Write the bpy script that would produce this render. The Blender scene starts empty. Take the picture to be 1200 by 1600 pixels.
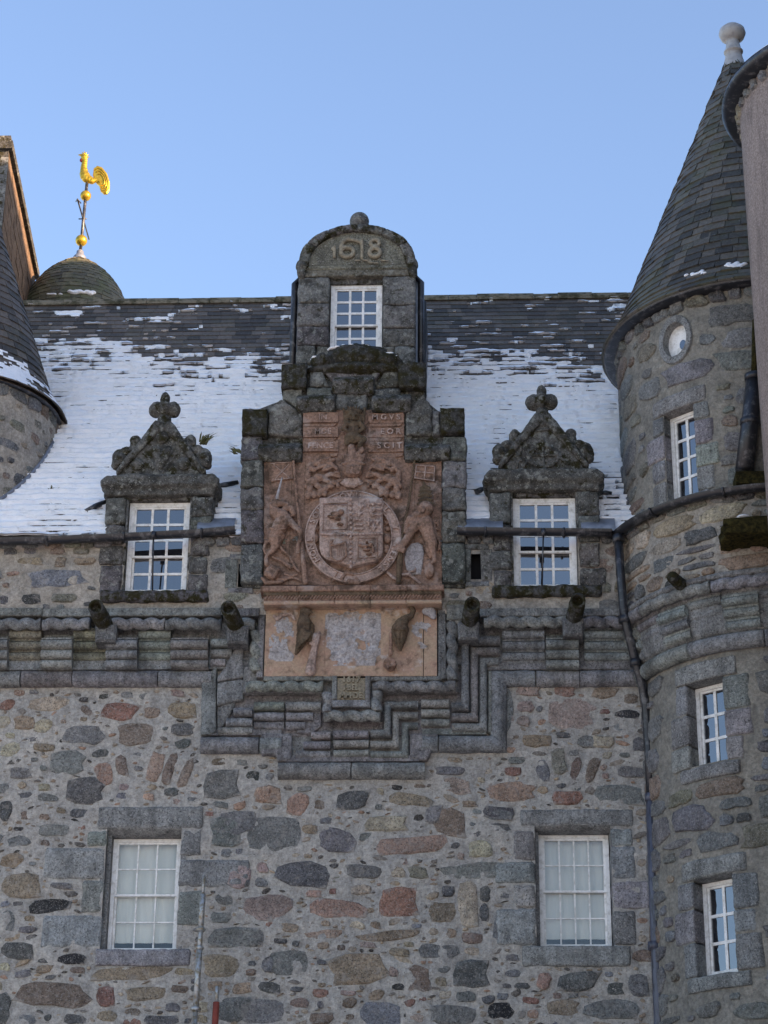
import bpy, bmesh, math, random
from math import sin, cos, pi, radians, sqrt, atan2, hypot, tan
from mathutils import Vector, Matrix, noise
random.seed(1618)
SC = bpy.context.scene
COL = SC.collection
# ------------------------------------------------------------------ camera
F_PX = 3470.0
CAM = Vector((1.32, -29.0, 1.6))
ROT = (Matrix.Rotation(radians(2.6), 3, 'Z') @ Matrix.Rotation(radians(90 + 24.6), 3, 'X')
       @ Matrix.Rotation(radians(0.57), 3, 'Z'))
cd = bpy.data.cameras.new('camera'); cam = bpy.data.objects.new('camera', cd); COL.objects.link(cam)
cd.sensor_fit = 'VERTICAL'; cd.sensor_height = 36.0; cd.sensor_width = 27.0
cd.lens = F_PX / 1600 * 36.0; cd.clip_end = 3000; cd.clip_start = 0.1
cam.matrix_world = Matrix.Translation(CAM) @ ROT.to_4x4()
SC.camera = cam
# ------------------------------------------------------------------ sky, sun, exposure
SUN_EL, SUN_AZ = 13.0, 116.0          # azimuth: degrees from +Y towards +X
sd = Vector((sin(radians(SUN_AZ)) * cos(radians(SUN_EL)), cos(radians(SUN_AZ)) * cos(radians(SUN_EL)), sin(radians(SUN_EL))))
w = bpy.data.worlds.new('World'); SC.world = w; w.use_nodes = True
nt = w.node_tree; nt.nodes.clear()
sky = nt.nodes.new('ShaderNodeTexSky'); sky.sky_type = 'NISHITA'; sky.sun_disc = False
sky.sun_elevation = radians(SUN_EL); sky.sun_rotation = radians(SUN_AZ)
sky.altitude = 100; sky.air_density = 1.0; sky.dust_density = 0.6; sky.ozone_density = 4.5
bg = nt.nodes.new('ShaderNodeBackground'); bg.inputs['Strength'].default_value = 0.15
wo = nt.nodes.new('ShaderNodeOutputWorld')
nt.links.new(sky.outputs[0], bg.inputs[0]); nt.links.new(bg.outputs[0], wo.inputs[0])
sl = bpy.data.lights.new('sun', 'SUN'); sl.energy = 4.8; sl.angle = radians(0.6); sl.color = (1, .84, .66)
so = bpy.data.objects.new('sun', sl); COL.objects.link(so); so.location = (30, 10, 40)
so.rotation_euler = (-sd).to_track_quat('-Z', 'Y').to_euler()
vs = SC.view_settings; vs.view_transform = 'Standard'; vs.look = 'None'; vs.gamma = 1; vs.use_curve_mapping = False
vs.exposure = 1.84
vs.use_white_balance = True; vs.white_balance_temperature = 9000; vs.white_balance_tint = 22   # camera balanced for open shade

# ------------------------------------------------------------------ helpers
def ray(px, py):
    return ROT @ Vector(((px - 600) / F_PX, -(py - 800) / F_PX, -1))
def P(px, py, Y):
    d = ray(px, py); t = (Y - CAM.y) / d.y
    return CAM + d * t
def PX(px, py, Y): return P(px, py, Y).x
def PZ(px, py, Y): return P(px, py, Y).z
def nz(x, y=0, z=0): return noise.noise(Vector((x, y, z)))
def fb(x, y=0, z=0, o=3):
    s, a = 0, 1
    for i in range(o):
        s += a * noise.noise(Vector((x, y, z))); x *= 2.03; y *= 2.03; z *= 2.03; a *= .5
    return s

class MB:
    def __init__(s, xf=None): s.v = []; s.f = []; s.xf = xf
    def add(s, vs, fs):
        o = len(s.v)
        if s.xf is not None: vs = [s.xf @ Vector(p) for p in vs]
        s.v += [tuple(p) for p in vs]; s.f += [tuple(i + o for i in q) for q in fs]
        return s
    def box(s, x0, x1, y0, y1, z0, z1):
        return s.add([(x0,y0,z0),(x1,y0,z0),(x1,y1,z0),(x0,y1,z0),(x0,y0,z1),(x1,y0,z1),(x1,y1,z1),(x0,y1,z1)],
            [(0,3,2,1),(4,5,6,7),(0,1,5,4),(1,2,6,5),(2,3,7,6),(3,0,4,7)])
    def prism(s, poly, y0, y1, b=0.012):
        """poly of (x,z); front face at y0 (towards -Y) with a chamfer b, back at y1"""
        n = len(poly)
        a = sum(poly[i][0]*poly[(i+1)%n][1]-poly[(i+1)%n][0]*poly[i][1] for i in range(n))
        if a < 0: poly = poly[::-1]
        ins = []
        for i in range(n):
            p0, p1, p2 = poly[i-1], poly[i], poly[(i+1)%n]
            e1 = Vector((p1[0]-p0[0], p1[1]-p0[1])); e2 = Vector((p2[0]-p1[0], p2[1]-p1[1]))
            if e1.length < 1e-7 or e2.length < 1e-7: ins.append(p1); continue
            e1.normalize(); e2.normalize()
            n1 = Vector((-e1.y, e1.x)); n2 = Vector((-e2.y, e2.x)); m = n1 + n2
            if m.length < .2: m = n1
            else: m = m / max(.35, m.dot(n1))
            ins.append((p1[0] + m.x*b, p1[1] + m.y*b))
        V = [(x, y1, z) for x, z in poly] + [(x, y0+b, z) for x, z in poly] + [(x, y0, z) for x, z in ins]
        Fc = [tuple(range(2*n, 3*n)), tuple(range(n-1, -1, -1))]
        for i in range(n):
            j = (i+1) % n
            Fc += [(i, j, n+j, n+i), (n+i, n+j, 2*n+j, 2*n+i)]
        return s.add(V, Fc)
    def tube(s, pts, r, n=8, cap=True, fr=None):
        pts = [Vector(p) for p in pts]; m = len(pts)
        rs = r if isinstance(r, (list, tuple)) else [r]*m
        V, Fc = [], []; up = None
        for i in range(m):
            d = (pts[min(i+1, m-1)] - pts[max(i-1, 0)]).normalized()
            if up is None:
                up = Vector((0, 1, 0)) if abs(d.y) < .9 else Vector((1, 0, 0))
            a = d.cross(up).normalized(); b = a.cross(d).normalized(); up = b
            for k in range(n):
                t = 2*pi*k/n; V.append(pts[i] + (a*cos(t) + b*sin(t))*rs[i])
        for i in range(m-1):
            for k in range(n):
                l = (k+1) % n; Fc.append((i*n+k, i*n+l, (i+1)*n+l, (i+1)*n+k))
        if cap: Fc += [tuple(range(n-1, -1, -1)), tuple(range((m-1)*n, m*n))]
        return s.add(V, Fc)
    def lathe(s, prof, c, n=32, a0=0, a1=2*pi, wob=0):
        """profile of (r,z); angle 0 faces -Y, increases towards +X"""
        full = abs(a1-a0-2*pi) < 1e-6; m = n if full else n+1; V, Fc = [], []
        for i in range(m):
            t = a0 + (a1-a0)*i/n
            for (r, z) in prof:
                rr = r + (wob*nz(cos(t)*r*2, sin(t)*r*2, z*2) if wob else 0)
                V.append((c[0] + rr*sin(t), c[1] - rr*cos(t), c[2] + z))
        k = len(prof)
        for i in range(n):
            j = (i+1) % m
            for q in range(k-1): Fc.append((i*k+q, j*k+q, j*k+q+1, i*k+q+1))
        return s.add(V, Fc)
    def ell(s, c, r, rot=None, n=10, m=7):
        c = Vector(c); V, Fc = [], []
        if not hasattr(r, '__len__'): r = (r, r, r)
        for i in range(m+1):
            ph = pi*i/m
            for k in range(n):
                t = 2*pi*k/n
                p = Vector((r[0]*sin(ph)*cos(t), r[1]*sin(ph)*sin(t), r[2]*cos(ph)))
                if rot is not None: p = rot @ p
                V.append(c + p)
        for i in range(m):
            for k in range(n):
                l = (k+1) % n; Fc.append((i*n+k, (i+1)*n+k, (i+1)*n+l, i*n+l))
        return s.add(V, Fc)
    def cap(s, a, ra, b, rb, sy=1.0):
        """tapered capsule; used for relief figures"""
        a = Vector(a); b = Vector(b)
        k = max(2, int((b-a).length / max(1e-4, min(ra, rb)*.8)))
        k = min(k, 14)
        for i in range(k+1):
            t = i/k; r = ra + (rb-ra)*t
            s.ell(a.lerp(b, t), (r, r*sy, r), n=8, m=6)
        return s
    def sweep(s, path, prof, closed=False, hemi=None):
        """path of (x,z) with mitred corners; prof of (u,y): u to the left of the direction, y depth"""
        pts = [Vector(p) for p in path]; n = len(pts); V, Fc = [], []
        for i in range(n):
            d1 = (pts[i]-pts[i-1]).normalized() if i > 0 else None
            d2 = (pts[i+1]-pts[i]).normalized() if i < n-1 else None
            if d1 is None: d1 = d2
            if d2 is None: d2 = d1
            n1 = Vector((-d1.y, d1.x)); n2 = Vector((-d2.y, d2.x)); m = (n1+n2); m = m / max(.3, m.dot(n1))
            for (u, y) in prof: V.append((pts[i].x + m.x*u, y, pts[i].y + m.y*u))
        k = len(prof)
        for i in range(n-1):
            for q in range(k-1): Fc.append((i*k+q, i*k+q+1, (i+1)*k+q+1, (i+1)*k+q))
        Fc += [tuple(range(k-1, -1, -1)), tuple(range((n-1)*k, n*k))]
        return s.add(V, Fc)
    def mesh(s, name, smooth=False, fix=True):
        me = bpy.data.meshes.new(name); me.from_pydata(s.v, [], s.f)
        if fix:
            bm = bmesh.new(); bm.from_mesh(me); bmesh.ops.recalc_face_normals(bm, faces=bm.faces); bm.to_mesh(me); bm.free()
        if smooth is True: me.shade_smooth()
        elif smooth:
            me.shade_smooth(); me.set_sharp_from_angle(angle=radians(smooth))
        me.update(); return me
    def build(s, name, mat, parent=None, smooth=False, color=None, kind=None, fix=True):
        return link(name, s.mesh(name, smooth, fix), mat, parent, color, kind)

def link(name, me, mat=None, parent=None, color=None, kind=None, mw=None):
    o = bpy.data.objects.new(name, me); COL.objects.link(o)
    if me is not None and mat is not None and len(me.materials) == 0: me.materials.append(mat)
    if mw is not None: o.matrix_basis = mw
    if parent is not None: o.parent = parent
    if color is not None: o.color = (*color[:3], 1)
    if kind: o['kind'] = kind
    return o
def thing(name, label, cat, group=None, kind=None):
    o = bpy.data.objects.new(name, None); COL.objects.link(o); o.empty_display_size = .2
    o['label'] = label; o['category'] = cat
    if group: o['group'] = group
    return o
def tag(o, label, cat, group=None):
    o['label'] = label; o['category'] = cat
    if group: o['group'] = group
    return o
def vary(c, a=.12):
    k = 1 + random.uniform(-a, a); return tuple(max(.005, q*k*(1+random.uniform(-a, a)*.35)) for q in c)
def remesh(mb, name, mat, parent, voxel=.012, color=None, smooth=True, it=2):
    me = mb.mesh(name); o = bpy.data.objects.new(name, me); COL.objects.link(o)
    md = o.modifiers.new('r', 'REMESH'); md.mode = 'VOXEL'; md.voxel_size = voxel
    sm = o.modifiers.new('s', 'SMOOTH'); sm.iterations = it; sm.factor = .5
    dg = bpy.context.evaluated_depsgraph_get(); dg.update()
    m2 = bpy.data.meshes.new_from_object(o.evaluated_get(dg)); m2.name = name
    bpy.data.objects.remove(o); bpy.data.meshes.remove(me)
    m2.materials.clear(); m2.materials.append(mat)
    if smooth: m2.shade_smooth()
    return link(name, m2, mat, parent, color)
def rough(mb, name, mat, parent, color=None, voxel=.028, amp=.014, freq=6.5, it=1):
    """weather-worn stone: voxel mesh of the shape, surface eaten by noise"""
    o = remesh(mb, name, mat, parent, voxel, color, False, it); me = o.data
    sd_ = random.random()*50
    co = [v.co.copy() for v in me.vertices]; no = [v.normal.copy() for v in me.vertices]
    for v, c, n_ in zip(me.vertices, co, no):
        k = fb(c.x*freq+sd_, c.y*freq, c.z*freq, 3)
        v.co = c + n_*(amp*k - amp*.9*max(0, fb(c.x*2.3*freq, c.y*2.3*freq, c.z*2.3*freq+sd_, 2)-.25))
    me.shade_smooth(); return o
def text_mesh(body, size, depth, off=0.0):
    cu = bpy.data.curves.new('t', 'FONT'); cu.body = body; cu.size = size; cu.extrude = depth; cu.offset = off
    cu.align_x = 'CENTER'; cu.align_y = 'CENTER'; cu.resolution_u = 3
    o = bpy.data.objects.new('t', cu); COL.objects.link(o)
    dg = bpy.context.evaluated_depsgraph_get(); dg.update()
    me = bpy.data.meshes.new_from_object(o.evaluated_get(dg)); bpy.data.objects.remove(o)
    return me
def text_into(mb, body, size, depth, c, rot=0, sx=1, off=0.0):
    me = text_mesh(body, size, depth, off)
    R = Matrix.Translation(c) @ Matrix.Rotation(rot, 4, 'Y') @ Matrix.Rotation(pi/2, 4, 'X') @ Matrix.Diagonal((sx, 1, 1, 1))
    mb.add([R @ v.co for v in me.vertices], [tuple(p.vertices) for p in me.polygons]); bpy.data.meshes.remove(me)

# ------------------------------------------------------------------ materials
def N(nt, t, **kw):
    n = nt.nodes.new(t)
    for k, v in kw.items():
        if k.startswith('i_'):
            key = k[2:]; key = int(key) if key.isdigit() else key.replace('_', ' ')
            n.inputs[key].default_value = v
        else: setattr(n, k, v)
    return n
class Mat:
    def __init__(s, name, rough=.85, metal=0, spec=.3):
        s.m = bpy.data.materials.new(name); s.m.use_nodes = True; s.nt = s.m.node_tree
        s.b = s.nt.nodes['Principled BSDF']; s.b.inputs['Roughness'].default_value = rough
        s.b.inputs['Metallic'].default_value = metal; s.b.inputs['Specular IOR Level'].default_value = spec
        s.pos = N(s.nt, 'ShaderNodeNewGeometry').outputs['Position']; s.geo = s.pos.node
        s.h = None
    def L(s, a, b): s.nt.links.new(a, b)
    def noise(s, scale, detail=4, rough=.6, stretch=None, off=0, dist=0):
        n = N(s.nt, 'ShaderNodeTexNoise', i_Scale=scale, i_Detail=detail, i_Roughness=rough, i_Distortion=dist)
        mp = N(s.nt, 'ShaderNodeMapping'); mp.inputs['Location'].default_value = (off, off*1.7, off*.6)
        if stretch: mp.inputs['Scale'].default_value = stretch
        s.L(s.pos, mp.inputs[0]); s.L(mp.outputs[0], n.inputs['Vector']); return n.outputs['Fac']
    def vor(s, scale, feat='F1', out='Distance', stretch=None):
        n = N(s.nt, 'ShaderNodeTexVoronoi', i_Scale=scale); n.feature = feat
        mp = N(s.nt, 'ShaderNodeMapping')
        if stretch: mp.inputs['Scale'].default_value = stretch
        s.L(s.pos, mp.inputs[0]); s.L(mp.outputs[0], n.inputs['Vector']); return n.outputs[out]
    def ramp(s, x, a, b, lo=0., hi=1.):
        n = N(s.nt, 'ShaderNodeMapRange'); n.interpolation_type = 'SMOOTHSTEP'
        for k, v in zip(('From Min', 'From Max', 'To Min', 'To Max'), (a, b, lo, hi)): n.inputs[k].default_value = v
        s.L(x, n.inputs['Value']); return n.outputs[0]
    def mix(s, fac, a, b, mode='MIX'):
        n = N(s.nt, 'ShaderNodeMix'); n.data_type = 'RGBA'; n.blend_type = mode
        for v, k in ((fac, 0), (a, 6), (b, 7)):
            if hasattr(v, 'is_linked'): s.L(v, n.inputs[k])
            elif k == 0: n.inputs[k].default_value = v
            else: n.inputs[k].default_value = (*v[:3], 1)
        return n.outputs[2]
    def val(s, f, op, x, y=0.):
        n = N(s.nt, 'ShaderNodeMath'); n.operation = op
        for v, k in ((x, 0), (y, 1)):
            if hasattr(v, 'is_linked'): s.L(v, n.inputs[k])
            else: n.inputs[k].default_value = v
        return n.outputs[0]
    def scale(s, colr, fac):
        n = N(s.nt, 'ShaderNodeVectorMath'); n.operation = 'SCALE'
        if hasattr(colr, 'is_linked'): s.L(colr, n.inputs[0])
        else: n.inputs[0].default_value = colr[:3]
        if hasattr(fac, 'is_linked'): s.L(fac, n.inputs['Scale'])
        else: n.inputs['Scale'].default_value = fac
        return n.outputs[0]
    def objcol(s): return N(s.nt, 'ShaderNodeObjectInfo').outputs['Color']
    def island(s): return s.geo.outputs['Random Per Island']
    def bump(s, h, strength=.5, dist=.02):
        n = N(s.nt, 'ShaderNodeBump', i_Strength=strength, i_Distance=dist)
        s.L(h, n.inputs['Height'])
        if s.h is not None: s.L(s.h, n.inputs['Normal'])
        s.h = n.outputs[0]; return s
    def done(s, colr):
        if hasattr(colr, 'is_linked'): s.L(colr, s.b.inputs['Base Color'])
        else: s.b.inputs['Base Color'].default_value = (*colr[:3], 1)
        if s.h is not None: s.L(s.h, s.b.inputs['Normal'])
        return s.m

def stone_mat(name, island=0., lich=0., moss=0., speck=1., streak=0., bump=.6, dark=0., smear=0., edge=0., gain=1.):
    """stone whose own colour is the object colour"""
    s = Mat(name, .9, 0, .2); c = s.objcol()
    c = s.scale(c, s.ramp(s.noise(3.2, 5), .25, .75, .68*gain, 1.32*gain))
    if island:
        cr = N(s.nt, 'ShaderNodeValToRGB'); cr.color_ramp.interpolation = 'CONSTANT'; e = cr.color_ramp.elements
        for i, (p, q) in enumerate(((0, (.30,.27,.235)), (.16, (.20,.195,.19)), (.34, (.36,.30,.235)), (.5, (.12,.118,.116)), (.62, (.27,.22,.18)), (.74, (.40,.355,.295)), (.84, (.32,.22,.175)), (.92, (.07,.068,.067)))):
            t = e[i] if i < 2 else e.new(p)
            t.position = p; t.color = (*q, 1)
        s.L(s.island(), cr.inputs[0]); c = s.mix(1.0, cr.outputs[0], s.scale(c, 4.4), 'MULTIPLY')
    c = s.scale(c, s.ramp(s.noise(27, 5, .7, off=17), .28, .72, .62, 1.38))
    sp = s.noise(52, 2, .6)
    c = s.mix(s.ramp(sp, .56, .68, 0, .55*speck), c, (.5, .48, .45))
    c = s.mix(s.ramp(s.noise(44, 2, .6, off=7), .57, .66, 0, .7*speck), c, (.025, .025, .027))
    if streak:
        c = s.mix(s.ramp(s.noise(4, 4, .6, stretch=(1.6, 1.6, .22), off=3), .48, .64, 0, streak), c, (.035, .035, .036))
    if dark: c = s.mix(s.ramp(s.noise(5.5, 5, .65, off=11), .45, .7, 0, dark), c, (.022, .021, .018))
    if moss: c = s.mix(s.ramp(s.noise(7, 6, .7, off=21), .62-.2*moss, .7-.12*moss, 0, min(1, .5+moss)), c, (.035, .030, .011))
    if edge:
        tc = N(s.nt, 'ShaderNodeTexCoord'); vm = N(s.nt, 'ShaderNodeVectorMath'); vm.operation = 'MULTIPLY'; vm.inputs[1].default_value = (1, 0, 1)
        s.L(tc.outputs['Object'], vm.inputs[0]); ln = N(s.nt, 'ShaderNodeVectorMath'); ln.operation = 'LENGTH'; s.L(vm.outputs[0], ln.inputs[0])
        q = s.val(0, 'ADD', ln.outputs['Value'], s.val(0, 'MULTIPLY', s.noise(17, 5, .7, off=53), .42))
        c = s.mix(s.ramp(q, .66, .76, 0, edge), c, (.43, .405, .37))
    if smear: c = s.mix(s.ramp(s.noise(8.5, 6, .68, off=41, dist=.6), .52, .66, 0, smear), c, (.36, .33, .30))
    if lich:
        c = s.mix(s.ramp(s.noise(10, 5, .65, off=5), .56, .63, 0, lich*.8), c, (.36, .37, .33))
        c = s.mix(s.ramp(s.vor(22), .16, .1, 0, lich*.9), c, (.50, .50, .45))
    s.bump(s.noise(11, 8, .72), bump, .075); s.bump(sp, bump*.5, .012)
    return s.done(c)

def make_mats():
    M = {}
    M['stone'] = stone_mat('rubble_stone', speck=.9, bump=1., smear=.5, dark=.2, edge=.7)
    M['rubble'] = stone_mat('rubble_small', island=.65, speck=.6, bump=.8, smear=.6)
    M['granite'] = stone_mat('dressed_granite', speck=1., streak=.3, bump=.5)
    M['corbel'] = stone_mat('corbel_granite', speck=.9, streak=.4, bump=1., dark=.22, lich=.28, gain=1.28)
    M['weather'] = stone_mat('weathered_granite', speck=.4, lich=.6, moss=.75, bump=1., dark=.85)
    M['lichen'] = stone_mat('lichened_granite', speck=.5, lich=.75, moss=.3, bump=1., dark=.75)
    M['squared'] = stone_mat('squared_rubble', speck=.8, bump=1., smear=.3, dark=.25)
    M['mossy'] = stone_mat('mossy_stone', speck=.1, lich=.25, moss=1.1, bump=1., dark=.7)
    # mortar between rubble, with grit
    def mortar(name, a, b):
        s = Mat(name, .93, 0, .15)
        c = s.mix(s.ramp(s.noise(1.7, 5), .3, .7), a, b)
        c = s.scale(c, s.ramp(s.noise(9, 5, .65), .2, .8, .72, 1.25))
        g = s.vor(34, stretch=(1, 1, 1.9)); gc = s.vor(34, out='Color', stretch=(1, 1, 1.9))
        sel = N(s.nt, 'ShaderNodeSeparateColor'); s.L(gc, sel.inputs[0])
        f = s.val(0, 'MULTIPLY', s.ramp(g, .42, .3), s.ramp(sel.outputs[0], .72, .78))
        c = s.mix(s.val(0, 'MULTIPLY', f, .5), c, s.mix(sel.outputs[1], (.12, .115, .11), (.34, .28, .22)))
        c = s.scale(c, s.ramp(s.noise(24, 5, .72, off=6), .28, .72, .74, 1.24))
        c = s.mix(s.ramp(s.noise(42, 4, .7), .60, .72, 0, .55), c, (.09, .085, .08))
        s.bump(s.noise(9, 8, .72), .8, .08); s.bump(s.noise(40, 5, .7), .6, .02); s.bump(s.val(0, 'MULTIPLY', f, 1.0), .4, .01)
        return s.done(c)
    M['mortar'] = mortar('lime_mortar', (.49, .46, .415), (.37, .355, .33))
    M['mortar_warm'] = mortar('warm_mortar', (.45, .40, .34), (.32, .295, .26))
    M['mortar_tower'] = mortar('tower_mortar', (.32, .295, .25), (.225, .215, .19))
    # harled pinkish wall
    s = Mat('pink_harl', .95, 0, .1)
    c = s.mix(s.ramp(s.noise(1.2, 4, stretch=(1, 1, .35)), .3, .7), (.45, .36, .325), (.36, .295, .27))
    c = s.scale(c, s.ramp(s.noise(38, 4, .75), .3, .7, .6, 1.35)); c = s.mix(s.ramp(s.noise(3, 6, .7, stretch=(1.5, 1.5, .3), off=4), .5, .7, 0, .5), c, (.13, .115, .11)); s.bump(s.noise(30, 6, .8), 1., .05)
    M['harl'] = s.done(c)
    # red sandstone
    def sand(name, a, b, pale, pm, dk, fine=1.):
        s = Mat(name, .9, 0, .15)
        c = s.mix(s.ramp(s.noise(5, 5), .3, .7), a, b)
        c = s.scale(c, s.ramp(s.noise(28, 5, .72), .28, .72, 1-.38*fine, 1+.35*fine))
        c = s.mix(s.ramp(s.noise(3.3, 6, .65, off=13), .55, .66, 0, pm), c, pale)
        c = s.mix(s.ramp(s.noise(5, 6, .7, off=31), .49, .66, 0, dk), c, (.05, .034, .024))
        s.bump(s.noise(22, 7, .72), .9, .03); s.bump(s.noise(60, 2, .6), .4, .008)
        return s.done(c)
    M['sand'] = sand('red_sandstone', (.34, .205, .152), (.26, .16, .12), (.42, .33, .29), .55, .75)
    M['sand_pale'] = sand('worn_sandstone', (.48, .345, .295), (.40, .28, .235), (.54, .47, .44), .8, .55)
    M['sand_dark'] = sand('dark_sandstone', (.16, .105, .072), (.11, .08, .052), (.2, .17, .13), .25, .8)
    M['sand_orange'] = sand('orange_sandstone', (.47, .29, .215), (.47, .335, .235), (.56, .49, .45), .85, .55, .4)
    M['plaque'] = sand('plaque_stone', (.33, .285, .21), (.28, .24, .18), (.38, .34, .27), .4, .3)
    M['eroded'] = sand('eroded_stone', (.45, .42, .415), (.38, .345, .33), (.47, .29, .20), .9, .35)
    M['plaster'] = sand('eroded_white', (.40, .375, .38), (.33, .30, .295), (.46, .43, .42), .4, .1)
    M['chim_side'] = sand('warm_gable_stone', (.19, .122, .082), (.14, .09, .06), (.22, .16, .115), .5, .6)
    # slates
    def slate(name, a, b, g):
        s = Mat(name, .62, 0, .4); r = s.island(); oi = N(s.nt, 'ShaderNodeObjectInfo').outputs['Random']
        q = s.val(0, 'FRACT', s.val(0, 'ADD', r, oi))
        c = s.mix(q, a, b); c = s.scale(c, s.ramp(s.noise(20, 4), .2, .8, .7, 1.3))
        c = s.mix(s.ramp(s.noise(1.6, 6, .7, off=2), .48, .62, 0, g), c, (.075, .085, .03))
        c = s.mix(s.ramp(s.noise(40, 3, .6, off=9), .62, .7, 0, .6), c, (.22, .23, .2))
        s.bump(s.noise(26, 5), .45, .01); return s.done(c)
    M['slate'] = slate('roof_slate', (.045, .037, .032), (.135, .108, .09), .12)
    M['slate_green'] = slate('turret_slate', (.036, .034, .030), (.12, .105, .088), .32)
    M['slate_brown'] = slate('dome_slate', (.060, .056, .040), (.125, .112, .07), .6)
    s = Mat('snow', .55, 0, .3)
    c = s.mix(s.ramp(s.noise(6, 4), .3, .7), (.86, .88, .91), (.91, .92, .94)); s.bump(s.noise(13, 6, .65, stretch=(.7, 1, 1.3)), .75, .05)
    M['snow'] = s.done(c)
    s = Mat('lead', .5, .55, .4)
    c = s.mix(s.ramp(s.noise(5, 5), .3, .7), (.16, .175, .20), (.27, .29, .325)); s.bump(s.noise(8, 4), .3, .02)
    M['lead'] = s.done(c)
    s = Mat('black_iron', .38, 0, .5)
    c = s.mix(s.ramp(s.noise(9, 6, .7), .5, .66), (.017, .018, .022), (.10, .10, .105)); s.bump(s.noise(30, 4), .2, .008)
    M['iron'] = s.done(c)
    s = Mat('grey_pipe_paint', .42, 0, .5)
    c = s.mix(s.ramp(s.noise(7, 6, .7, stretch=(3, 3, .6)), .45, .62), (.075, .085, .115), (.03, .032, .042)); s.bump(s.noise(30, 4), .2, .008)
    M['pipe'] = s.done(c)
    s = Mat('white_paint', .45, 0, .4)
    c = s.mix(s.ramp(s.noise(11, 6, .72), .42, .7), (.82, .82, .80), (.55, .54, .50)); c = s.mix(s.ramp(s.noise(26, 5, .75, off=5), .62, .7, 0, .7), c, (.25, .24, .22)); s.bump(s.noise(40, 3), .2, .006)
    M['white'] = s.done(c)
    s = Mat('white_lead_cap', .5, 0, .4); c = s.mix(s.ramp(s.noise(9, 4), .35, .7), (.40, .395, .385), (.28, .27, .27)); M['capwhite'] = s.done(c)
    s = Mat('window_glass', .04, 0, .5); s.bump(s.noise(2.2, 2), .1, .02); M_ = s.done((.012, .013, .017))
    s.b.inputs['IOR'].default_value = 2.5; s.b.inputs['Specular IOR Level'].default_value = .5; M['glass'] = M_
    # clear glass in front of blinds
    m = bpy.data.materials.new('clear_glass'); m.use_nodes = True; nt = m.node_tree; nt.nodes.clear()
    o = nt.nodes.new('ShaderNodeOutputMaterial'); mx = nt.nodes.new('ShaderNodeMixShader')
    tr = nt.nodes.new('ShaderNodeBsdfTransparent'); tr.inputs[0].default_value = (.96, .97, .96, 1)
    gl = nt.nodes.new('ShaderNodeBsdfGlossy'); gl.inputs['Roughness'].default_value = .03
    fr = nt.nodes.new('ShaderNodeFresnel'); fr.inputs[0].default_value = 1.55
    nt.links.new(fr.outputs[0], mx.inputs[0]); nt.links.new(tr.outputs[0], mx.inputs[1]); nt.links.new(gl.outputs[0], mx.inputs[2])
    nt.links.new(mx.outputs[0], o.inputs[0]); M['clear'] = m
    s = Mat('blind_fabric', .8, 0, .2); c = s.mix(s.ramp(s.noise(2.5, 3, stretch=(3, 1, .5)), .3, .7), (.80, .80, .77), (.70, .72, .70)); M['blind'] = s.done(c)
    s = Mat('unlit_room_black', .9, 0, .1); M['dark'] = s.done((.012, .012, .013))  # near-black colour put in for unlit depth behind openings
    s = Mat('gold_leaf', .34, .8, .5); c = s.mix(s.ramp(s.noise(12, 4), .3, .7), (.62, .40, .055), (.46, .27, .03)); s.bump(s.noise(9, 2), .12, .01); M['gold'] = s.done(c)
    s = Mat('red_comb', .5); M['red'] = s.done((.16, .015, .02))
    s = Mat('galvanised', .45, .5, .5); c = s.mix(s.ramp(s.noise(14, 5, .7), .4, .65), (.40, .43, .44), (.24, .19, .12)); s.bump(s.noise(30, 4), .25, .006); M['galv'] = s.done(c)
    s = Mat('red_oxide', .6); c = s.mix(s.ramp(s.noise(10, 4), .3, .7), (.36, .07, .045), (.22, .05, .035)); M['oxide'] = s.done(c)
    s = Mat('grass_blade', .7); c = s.mix(s.island(), (.03, .04, .012), (.09, .085, .03)); M['grass'] = s.done(c)
    s = Mat('moss', .95, 0, .1); c = s.mix(s.ramp(s.noise(18, 5, .7), .35, .65), (.016, .014, .006), (.06, .048, .016))
    s.bump(s.noise(40, 5, .7), 1, .03); M['moss'] = s.done(c)
    s = Mat('snowy_lawn', .8); c = s.mix(s.ramp(s.noise(.35, 5, .6), .60, .70), (.55, .55, .545), (.12, .13, .07)); M['ground'] = s.done(c)
    s = Mat('stone_ridge', .9); c = s.mix(s.ramp(s.noise(6, 5, .7), .4, .62), (.20, .16, .11), (.055, .045, .022)); s.bump(s.noise(18, 5), .6, .02); M['ridge'] = s.done(c)
    return M
M = make_mats()
C = dict(grey=(.195,.198,.194), dark=(.125,.127,.127), black=(.042,.042,.045), tan=(.33,.255,.185), cream=(.44,.38,.29),
         orange=(.40,.265,.205), red=(.30,.165,.13), pink=(.38,.285,.25), brown=(.24,.18,.145), green=(.215,.205,.16),
         blue=(.23,.245,.27), ash=(.212,.216,.21), vdark=(.07,.069,.066), sand=(.34,.26,.195))
# ------------------------------------------------------------------ ground
g = MB().add([(-400,-400,0),(400,-400,0),(400,400,0),(-400,400,0)], [(0,1,2,3)]).build('ground', M['ground'], kind='structure')
YU = -0.30                       # face of the wall above the corbel course
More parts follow.
